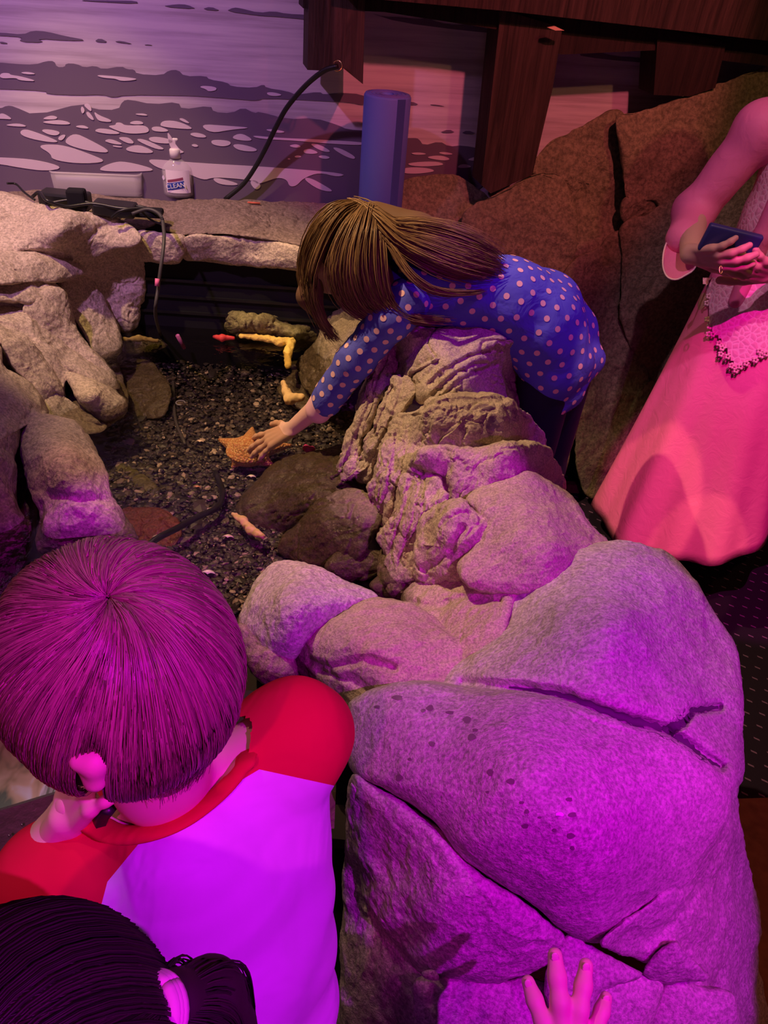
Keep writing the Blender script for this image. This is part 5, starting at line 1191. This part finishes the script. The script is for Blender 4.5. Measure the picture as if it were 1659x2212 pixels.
# clear tub
CLR = mat('clear_plastic', (.95, .92, .97), .12, .5, trans=.0, alpha=.42); q = N(CLR)
a, b = ledge(112, 420), ledge(309, 427); ax = unit((b-a)*np.array([1, 1, 0])); ay = np.array([-ax[1], ax[0], 0]); Lw = np.linalg.norm(b-a)/2
hz = abs((P(210, 368, 2.25)-P(210, 425, 2.25))@np.array([0, 0, 1.]))*.5*1.02
tb = empty('tub', (a+b)/2, 'clear frosted plastic tub on the ledge left of the sanitiser bottle', 'tub')
wd_, dp = Lw, .075; c = (a+b)/2+ay*dp
CLR2 = mat('frosted_plastic', (.88, .80, .92), .35, .5, alpha=.32)
zc = np.array([0, 0, 1.])
bm = bmesh.new()
def rrect(w_, d_, r_, n_=6):
    o = []
    for cx, cy, a0 in ((w_-r_, d_-r_, 0), (-w_+r_, d_-r_, PI/2), (-w_+r_, -d_+r_, PI), (w_-r_, -d_+r_, 1.5*PI)):
        for k in range(n_+1): o.append((cx+r_*math.cos(a0+k*PI/2/n_), cy+r_*math.sin(a0+k*PI/2/n_)))
    return o
lv = []
for (s_, z) in ((.97, 0), (.975, .004), (1.0, hz*2), (.985, hz*2), (.96, .007)):
    lv.append([bm.verts.new(tuple(c+ax*x*s_+ay*y*s_+zc*z)) for x, y in rrect(wd_, dp, .02)])
for l0, l1 in zip(lv[:-1], lv[1:]):
    for i in range(len(l0)): bm.faces.new([l0[i], l0[(i+1) % len(l0)], l1[(i+1) % len(l0)], l1[i]])
bm.faces.new(lv[0][::-1]); bm.faces.new(lv[-1])
from_bm('container', bm, CLR2, tb, smooth=True)
rimp = [c+ax*x*1.0+ay*y*1.0+zc*hz*2 for x, y in rrect(wd_, dp, .02)]; rimp.append(rimp[0]); tubes('rim', [np.array(rimp)], [.0028], CLR2, tb, sides=6)
# sanitiser bottle
bb0 = ledge(380, 428); bt = empty('sanitiser_bottle', bb0, 'clear hand sanitiser pump bottle with a blue label on the ledge', 'bottle')
sc_ = 1.0; BW = .0455
prof = [(.0, .0), (.040, 0), (.0455, .006), (.0455, .070), (.044, .080), (.036, .092), (.022, .102), (.014, .108), (.014, .112)]
CLB = mat('clear_bottle', (.93, .90, .98), .08, .5, alpha=.24)
lathe('container', prof, bb0+np.array([0, .03, 0]), CLB, bt, sx=1, sy=.62, ang=.1)
lathe('gel', [(.0, .003), (.040, .004), (.0425, .01), (.0425, .072), (0, .073)], bb0+np.array([0, .03, 0]), mat('gel', (.90, .72, .88), .2, alpha=.28), bt, sx=1, sy=.6, ang=.1)
WP = mat('white_plastic', (.90, .82, .86), .4)
b1 = bb0+np.array([0, .03, 0])
lathe('cap', [(0, .108), (.0165, .108), (.0165, .130), (.014, .134), (0, .134)], b1, WP, bt, seg=28)
lathe('pump_stem', [(.0055, .134), (.0055, .152), (0, .152)], b1, WP, bt, seg=14)
lathe('dip_tube', [(.0045, .03), (.0045, .11)], b1, WP, bt, seg=12)
V, Q = sdf([(b1+np.array([-.006, 0, .158]), b1+np.array([.008, 0, .158]), .0065, .0055), (b1+np.array([-.006, 0, .160]), b1+np.array([-.026, -.004, .156]), .004, .0028), (b1+np.array([0, 0, .148]), b1+np.array([0, 0, .156]), .0075, .0075)], .0015, .003)
mesh_obj('pump_head', V, Q, WP, bt)
fx = np.array([math.cos(.1), math.sin(.1), 0]); fy = np.array([math.sin(.1), -math.cos(.1), 0])
def on_bottle(x, z, lift):
    y = .62*math.sqrt(max(.0455**2-x*x, 0)); return b1+fx*x+fy*(y+lift)+zc*z
def curved(name, x0, x1, zf0, zf1, m_, par, lift, **kw):
    V = []; n_ = 14
    for k in range(n_+1):
        x = x0+(x1-x0)*k/n_; t = k/n_; V += [on_bottle(x, zf0(t), lift), on_bottle(x, zf1(t), lift)]
    return mesh_obj(name, np.array(V), [[2*k, 2*k+2, 2*k+3, 2*k+1] for k in range(n_)], m_, par, **kw)
lab_ = curved('label', -.028, .040, lambda t: .014, lambda t: .078, mat('label_film', (.93, .80, .95), .5), bt, .0008, label='pale square front label')
curved('label_band', -.026, .024, lambda t: .020+.010*t, lambda t: .040+.010*t, mat('label_blue', (.04, .07, .45), .5), lab_, .0016)
curved('label_stripe', -.024, .022, lambda t: .043+.010*t, lambda t: .050+.010*t, mat('label_maroon', (.30, .06, .14), .5), lab_, .0016)
def text(s, loc, xdir, ydir, size, m_, par, name='lettering'):
    cu = bpy.data.curves.new(name, 'FONT'); cu.body = s; cu.size = size; cu.extrude = .0002; cu.align_x = 'CENTER'; cu.align_y = 'CENTER'
    o = bpy.data.objects.new(name, cu); COL.objects.link(o)
    xd = unit(xdir); zd = unit(np.cross(xd, ydir)); yd = np.cross(zd, xd)
    M_ = Matrix(((xd[0], yd[0], zd[0], loc[0]), (xd[1], yd[1], zd[1], loc[1]), (xd[2], yd[2], zd[2], loc[2]), (0, 0, 0, 1)))
    o.matrix_world = M_
    dg = bpy.context.evaluated_depsgraph_get(); me = bpy.data.meshes.new_from_object(o.evaluated_get(dg)); me.transform(M_)
    bpy.data.objects.remove(o); me.materials.clear(); me.materials.append(m_)
    ob = bpy.data.objects.new(name, me); COL.objects.link(ob)
    if par: attach(ob, par)
    return ob
text('CLEAN', on_bottle(-.001, .0355, .0035), fx+zc*.18, zc, .0185, mat('letter_white', (.92, .88, .95), .5), lab_)
curved('round_sticker', -.042, -.032, lambda t: .052-.006*math.sin(PI*t), lambda t: .052+.008*math.sin(PI*t), mat('sticker', (.8, .7, .95), .5), bt, .001)
# blue roll
rb0 = at(819, 470, .885); 
RBM = mat('blue_roll', (.14, .17, .62), .6, .3)
rl = empty('roll', rb0, 'upright blue foam roll standing on the ledge behind the girl', 'roll')
hr_ = .335; prof = [(0, 0), (.062, 0), (.0655, .004), (.0655, hr_-.006), (.062, hr_), (.018, hr_), (.016, hr_-.004), (.016, hr_-.05), (0, hr_-.05)]
lathe('foam_roll', prof, rb0, RBM, rl, seg=56)
sp = np.array([rb0+np.array([(.017+.046*k/60)*math.cos(k*.42), (.017+.046*k/60)*math.sin(k*.42), hr_+.0006]) for k in range(61)])
tubes('spiral_edge', [sp], [.0007], mat('roll_edge', (.25, .16, .5), .6), rl, sides=4)
a_ = math.radians(-62); ed = rb0+np.array([.0655*math.cos(a_), .0655*math.sin(a_), 0])
tg = np.array([-math.sin(a_), math.cos(a_), 0])
from_bm('roll_flap', box_bm(ed+tg*.012+np.array([.066*0, 0, hr_/2]), tg, np.array([math.cos(a_), math.sin(a_), 0]), zc, .012, .0012, hr_/2-.002, .001), mat('roll_flap', (.05, .07, .30), .6), rl, label='dark blue loose edge of the roll')
# power strips and cables behind the left bank
def pxbox(name, pts, h, thick, m_, par=None, **kw):
    """flat-lying bar through two ledge points"""
    a, b = pts; a = np.array(a); b = np.array(b); ax = unit(b-a); ay = unit(np.cross(zc, ax)); az = np.cross(ax, ay)
    return from_bm(name, box_bm((a+b)/2+az*h/2, ax, ay, az, np.linalg.norm(b-a)/2, thick/2, h/2, .006), m_, par, smooth=False, **kw)
pwr = empty('power_strip', at(220, 450, .9), 'black power adapters and strip lying behind the pale left bank', 'power strip')
pxbox('adapter', (at(95, 446, .905), at(195, 456, .905)), .045, .06, BLACK, pwr); pxbox('adapter', (at(205, 458, .905), at(295, 468, .900)), .032, .06, BLACK, pwr)
pxbox('strip', (at(255, 462, .895), at(352, 468, .895)), .018, .05, BLACKM, pwr)
pxbox('plug', (at(150, 450, .915), at(190, 452, .915)), .052, .035, BLACKM, pwr)
cp = [[(70, 425, .93), (85, 415, .95), (100, 432, .95), (140, 446, .93), (200, 440, .935), (260, 450, .93), (320, 452, .93), (345, 462, .92)],
      [(100, 440, .93), (160, 432, .94), (230, 446, .93), (300, 446, .925), (350, 462, .92)],
      [(240, 470, .91), (262, 455, .93), (300, 450, .935), (335, 455, .93), (352, 475, .92)],
      [(15, 396, .95), (35, 398, .945), (52, 415, .94), (75, 432, .93)], [(300, 450, .93), (322, 472, .90), (345, 482, .895), (352, 470, .91)]]
cabs = [cr_open([at(*c) for c in cc_], 40) for cc_ in cp]
cabs[0] = cabs[0]
tubes('cable_bundle', cabs, [.0045, .004, .0035, .003, .003], BLACK, sides=7, label='tangle of thin black cables over the power strip', cat='cable')
dpth = [(285, 462, .925), (320, 452, .935), (347, 466, .925), (354, 500, .90), (354, 520, .885)]
drop = [at(*c) for c in dpth]; dd0 = proj(drop[-1])[2]
drop += [P(352, 545, dd0-.005), P(347, 580, dd0+.0), P(342, 620, dd0+.02), P(336, 680, dd0+.07), at(352, 740, .47), at(372, 800, .425), at(378, 900, .42), at(400, 960, .42)]
cbo = tubes('drop_cable', [cr_open(drop, 80)], [.0048], mat('grey_cable', (.06, .055, .06), .5), sides=8, label='thin grey cable dropping over the lip into the pool', cat='cable')
tubes('cable_marker', [np.array([P(340, 602, dd0-.002), P(339, 618, dd0+.004)])], [.0062], mat('pink_tape', (.8, .15, .4), .6), cbo, sides=8, label='small pink tape marker')
ct = [at(262, 478, .905), at(266, 470, .925), at(271, 458, .935)]; ct = [P(258, 472, 2.16), P(266, 462, 2.15), P(272, 450, 2.15)]
tubes('cable_tie', [cr_open(ct, 12)], [.0040], mat('white_tie', (.9, .85, .75), .5), sides=6, label='white cable tie on the black cables', cat='cable tie')
tubes('red_scrap', [np.array([at(535, 437, .893), at(562, 439, .893)])], [.003], mat('red_scrap', (.7, .15, .1), .5), sides=5, label='tiny red scrap lying on the ledge right of the cable end', cat='scrap')

# ================================================================== things in the pool
# sea star under the girl's fingers
st0 = at(535, 975, .452); SM = mat('star_skin', (.72, .38, .17), .6, .3); q = N(SM)
vn = q.n('ShaderNodeTexVoronoi'); vn.inputs['Scale'].default_value = 170; q.l(q.pos(), vn.inputs['Vector'])
q.l(q.ramp(vn.outputs['Distance'], [(.15, (.85, .62, .30)), (.5, (.62, .27, .12))]), q.b.inputs['Base Color']); q.l(q.bump(vn.outputs['Distance'], .8, .004), q.b.inputs['Normal'])
tips = [at(474, 950, .430), at(502, 1008, .430), at(590, 1006, .430), at(628, 962, .432), at(545, 925, .43)]
V, Q = sdf([(st0, t, .037, .0045) for t in tips]+[('e', st0, (.058, .054, .018))], .003, .012); 
star = mesh_obj('starfish', V, Q, SM, label='ochre orange starfish on the gravel under the girl\'s hand', cat='starfish')
def small(name, c, r, col, lab_, cat, A=None, v=.0015, rough=.35): 
    V, Q = sdf([('e', c, r, A)], v, .001); return mesh_obj(name, V, Q, mat(name+'_m', col, rough, .6), label=lab_, cat=cat)
def shell(x, y, r, col, lab_, z=.418):
    """ribbed clam half"""
    c = at(x, y, z); V = []; Fc = []; nu, nv = 18, 8
    for i in range(nv+1):
        t = i/nv
        for j in range(nu+1):
            a = -1.25+2.5*j/nu; rr_ = r*t*(1+.04*math.cos(j*PI))
            V.append((c[0]+rr_*math.sin(a), c[1]+rr_*math.cos(a)-r*.4, c[2]+r*.45*math.sin(PI*min(1, .15+t*.85))*math.cos(a*.6)))
    for i in range(nv):
        for j in range(nu): Fc.append([i*(nu+1)+j, i*(nu+1)+j+1, (i+1)*(nu+1)+j+1, (i+1)*(nu+1)+j])
    o = mesh_obj('shell', V, Fc, mat('shell_m', col, .35, .6), label=lab_, cat='shell'); md = o.modifiers.new('t', 'SOLIDIFY'); md.thickness = .001; return o
shell(588, 812, .017, (.92, .80, .95), 'white oval shell at the upper right of the gravel')
shell(342, 1161, .016, (.85, .80, .70), 'white shell beside the submerged cable')
shell(543, 1030, .014, (.90, .80, .75), 'white crescent shell below the starfish')
shell(432, 954, .012, (.90, .70, .62), 'cream shell left of the starfish')
shell(363, 815, .010, (.90, .50, .36), 'upper of two small orange shells at the left of the gravel')
shell(363, 870, .011, (.90, .50, .36), 'lower of two small orange shells at the left of the gravel')
shell(493, 1160, .015, (.85, .68, .72), 'pink striped shell near the yellow streak on the gravel')
shell(450, 1238, .018, (.92, .90, .88), 'bright white shell at the near end of the gravel')
shell(426, 1052, .010, (.85, .35, .20), 'tiny orange shell in the middle of the gravel')
YEL = mat('yellow_painted_light', (.86, .62, .14), .7, .3); q = N(YEL); q.l(q.bump(q.noise(120, 4, .6, q.pos()), .6, .006), q.b.inputs['Normal'])  # light on the submerged rock edges, given as a yellow colour
YELP = mat('pale_yellow_painted_light', (.92, .68, .36), .7, .3)
def streak(pts, r, m_, lab_, z=.455):  # yellow streaks are edge light made as coloured shapes; the others are growths
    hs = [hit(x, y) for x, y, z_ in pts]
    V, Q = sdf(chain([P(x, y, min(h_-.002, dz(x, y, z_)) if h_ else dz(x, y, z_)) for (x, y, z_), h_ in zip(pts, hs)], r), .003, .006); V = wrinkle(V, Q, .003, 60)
    return mesh_obj('light_and_growth_streak', V, Q, m_, label=lab_, cat='sponge')
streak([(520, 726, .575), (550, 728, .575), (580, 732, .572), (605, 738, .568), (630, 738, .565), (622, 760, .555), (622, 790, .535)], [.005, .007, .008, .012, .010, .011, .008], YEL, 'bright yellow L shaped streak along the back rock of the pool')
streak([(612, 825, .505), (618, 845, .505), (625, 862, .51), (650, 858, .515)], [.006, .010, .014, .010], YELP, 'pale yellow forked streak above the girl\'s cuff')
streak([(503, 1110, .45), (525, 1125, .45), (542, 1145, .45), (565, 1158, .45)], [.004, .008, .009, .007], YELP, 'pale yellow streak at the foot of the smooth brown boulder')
streak([(268, 733, .55), (300, 731, .55), (340, 736, .54)], [.005, .007, .004], mat('olive_painted_light', (.42, .33, .10), .8), 'dull yellow streak under the left bank')
streak([(350, 663, .615), (365, 667, .61), (385, 674, .60)], [.005, .008, .003], mat('orange_sponge', (.85, .30, .08), .6), 'small orange growth on the pool side below the panel')
streak([(462, 727, .575), (480, 730, .575), (505, 730, .575)], [.003, .008, .003], mat('red_sponge', (.70, .06, .06), .6), 'small red growth at the left end of the bright yellow streak')
streak([(660, 968, .50), (672, 972, .50)], [.008, .009], mat('pink_anemone', (.85, .06, .30), .6), 'bright pink anemone between the hand and the smooth brown boulder')
tubes('tag_stick', [np.array([at(383, 724, .56), at(398, 752, .51)])], [.0062], mat('magenta_stick', (.75, .20, .60), .5), sides=6, label='short magenta plastic stick standing in the back of the pool', cat='stick')
tubes('sunk_cable', [cr_open([at(320, 1178, .47), at(345, 1160, .47), at(385, 1140, .46), at(430, 1115, .45), at(470, 1095, .44), at(480, 1060, .43), at(465, 1020, .43)], 40)], [.0075], BLACK, sides=8, label='black cable running underwater across the gravel', cat='cable')
tubes('plastic_ring', [np.array([at(390, 870, .43)+np.array([.013*math.cos(t), .013*math.sin(t), 0]) for t in np.linspace(0, 5.2, 20)])], [.0018], mat('ring_grey', (.35, .35, .42), .5), sides=6, label='thin grey ring lying on the gravel', cat='ring')

# ================================================================== reading panel at the lower left
ip = empty('information_panel', at(20, 1700, .72), 'tilted picture panel with a grey riveted metal frame at the left edge', 'panel')
def slab(name, pts, th, m_, par, **kw): 
    p = [np.array(v) for v in pts]; n_ = unit(np.cross(p[1]-p[0], p[2]-p[0])); n_ = n_ if n_@CF > 0 else -n_; return poly_prism(name, p, n_*th, m_, par, **kw)
PDm = mat('picture_print', rough=.35, spec=.5); q = N(PDm)
mp = q.n('ShaderNodeMapping'); q.l(q.pos(), mp.inputs[0]); mp.inputs['Rotation'].default_value = (0, 0, .9); mp.inputs['Scale'].default_value = (20, 5, 5)
w1 = q.noise(1.3, 3, .6, mp.outputs[0], 1.0)
q.l(q.ramp(w1, [(.36, (.02, .02, .02)), (.44, (.40, .30, .16)), (.52, (.62, .50, .34)), (.58, (.75, .85, .95)), (.68, (.02, .02, .03))]), q.b.inputs['Base Color'])
MTL = mat('grey_metal', (.20, .19, .19), .5, .5, .6); q = N(MTL); q.l(q.bump(q.noise(90, 3, .6, q.pos()), .3, .003), q.b.inputs['Normal'])
slab('picture_plate', [at(-160, 1420, .70), at(260, 1560, .70), at(260, 1700, .67), at(-160, 1800, .67)], .01, PDm, ip)
fb = slab('frame_bar', [at(-160, 1800, .70), at(-160, 1900, .66), at(260, 1760, .66), at(260, 1672, .70)], .012, MTL, ip)
bm = bmesh.new()
for (x, y) in [(45, 1757), (73, 1757), (98, 1757), (48, 1782), (20, 1805), (50, 1805), (80, 1798), (15, 1775)]:
    bmesh.ops.create_uvsphere(bm, u_segments=10, v_segments=6, radius=.0017, matrix=Matrix.Translation(Vector(at(x, y, .684))))
from_bm('rivets', bm, mat('rivet', (.45, .45, .45), .3, .5, 1), fb, smooth=True)
tpn = slab('text_plate', [at(-160, 1905, .655), at(-160, 2160, .56), at(260, 2040, .56), at(260, 1765, .655)], .012, mat('olive_plate', (.26, .22, .13), .6), ip)
text('R', at(12, 1862, .672), unit(CR-CU*.1), CU, .020, mat('cream_letter', (.75, .66, .42), .6), tpn)
# cabinet edge in the gap between the shirt and the big boulder
gp = empty('cabinet', at(725, 1750, .45), 'dark cabinet with a worn brown edge board between the shirt and the big boulder', 'cabinet')
slab('side_panel', [at(640, 1560, .50), at(760, 1560, .50), at(775, 2300, .10), at(640, 2300, .10)], .02, BLACKM, gp)
slab('edge_board', [at(690, 1650, .56), at(728, 1650, .56), at(722, 1790, .50), at(700, 1790, .50)], .02, wood_mat('worn_board', (.10, .075, .04), (.20, .15, .09)), gp, label='worn brown edge board')
tubes('purple_cord', [np.array([at(690, 1655, .62), at(750, 1641, .62)])], [.0016], mat('violet_cord', (.45, .1, .9), .5), sides=6, label='thin violet cord stretched between the shirt and the boulder', cat='cord')

# ================================================================== wet spots, a painted shadow streak and cracks on the boulders
WETM = mat('wet_rock', (.20, .13, .16), .3, .5)
def decal(name, outline, m_, par, lift=.0009, **kw):
    d0 = [hit(x, y) for x, y in outline]; c = np.array(outline).mean(0); dc_ = hit(*c)
    if dc_ is None or any(v is None or abs(v-dc_) > .08 for v in d0): return
    V = [P(c[0], c[1], dc_-lift)]; n_ = len(outline)
    for k in (.5, 1):
        for x, y in outline:
            xx, yy = c[0]+(x-c[0])*k, c[1]+(y-c[1])*k; h_ = hit(xx, yy) or dc_; V.append(P(xx, yy, h_-lift))
    Fc = [[0, 1+i, 1+(i+1) % n_] for i in range(n_)]+[[1+i, 1+n_+i, 1+n_+(i+1) % n_, 1+(i+1) % n_] for i in range(n_)]
    return mesh_obj(name, V, Fc, m_, par, **kw)
def ell(x, y, rx, ry, n_=14): return [(x+rx*(1+.18*math.sin(3*t+x))*math.cos(t), y+ry*(1+.15*math.cos(2*t+y))*math.sin(t)) for t in np.linspace(0, 2*PI, n_, endpoint=False)]
big7 = [b[0] for b in BLOBS if b[0].get('label', '').startswith('largest')][0]
for (x, y, rx, ry) in [(859, 1507, 11, 6), (815, 1527, 6, 4), (929, 1529, 8, 6), (914, 1535, 5, 4), (972, 1539, 9, 4), (1009, 1555, 9, 7), (1019, 1592, 9, 7), (1026, 1577, 6, 4), (933, 1607, 7, 6), (885, 1640, 4, 4), (1059, 1669, 7, 7), (1104, 1688, 9, 6), (1230, 1727, 7, 5), (1053, 1711, 4, 3),
                       (1208, 1760, 9, 6), (1237, 1760, 9, 6), (1138, 1753, 5, 6), (1135, 1785, 7, 6), (1233, 1806, 9, 6), (1127, 1734, 5, 4), (1198, 1794, 5, 4), (1166, 1766, 4, 3), (862, 1680, 8, 7), (1237, 1832, 5, 4)]:
    decal('wet_spot', ell(x, y, rx, ry), WETM, big7)
SHDW = mat('grey_green_shadow', (.33, .31, .21), .8);  # greenish shadow within the magenta light, painted as colour
decal('shadow_streak', [(1246, 1180), (1270, 1175), (1278, 1200), (1280, 1235), (1265, 1265), (1255, 1300), (1245, 1340), (1228, 1380), (1205, 1395), (1190, 1380), (1210, 1350), (1225, 1310), (1218, 1275), (1205, 1240), (1196, 1215), (1210, 1195)], SHDW, big, .0012, label='grey green painted shadow streak')
CRK = mat('damp_joint', (.10, .05, .10), .9)
def strip(line, ws): 
    l = cr_open(line, 26); w_ = np.interp(np.linspace(0, 1, 26), np.linspace(0, 1, len(ws)), ws); d = np.gradient(l, axis=0); d /= np.linalg.norm(d, axis=1)[:, None]; nn = np.stack([-d[:, 1], d[:, 0]], 1)
    V = []; 
    for i in range(26):
        for s_ in (-1, 0, 1):
            x, y = l[i]+nn[i]*w_[i]*s_*(1+.35*math.sin(i*2.3+s_)); V.append(P(x, y, (hit(x, y) or 1)-.0012))
    F2 = []
    for i in range(25):
        for s_ in (0, 1): F2.append([3*i+s_, 3*i+s_+1, 3*i+4+s_, 3*i+3+s_])
    return mesh_obj('dark_joint', np.array(V), F2, CRK, big)
strip([(1100, 1484), (1220, 1503), (1336, 1546), (1440, 1582)], [2, 5, 8, 11]); strip([(1430, 1578), (1475, 1602), (1515, 1635), (1556, 1656)], [11, 9, 6, 2]); strip([(1436, 1582), (1470, 1558), (1494, 1538), (1552, 1527)], [10, 14, 9, 3])
decal('wet_spot', ell(1050, 879, 14, 7), WETM, ridge); decal('wet_spot', ell(1062, 915, 17, 14), WETM, ridge)
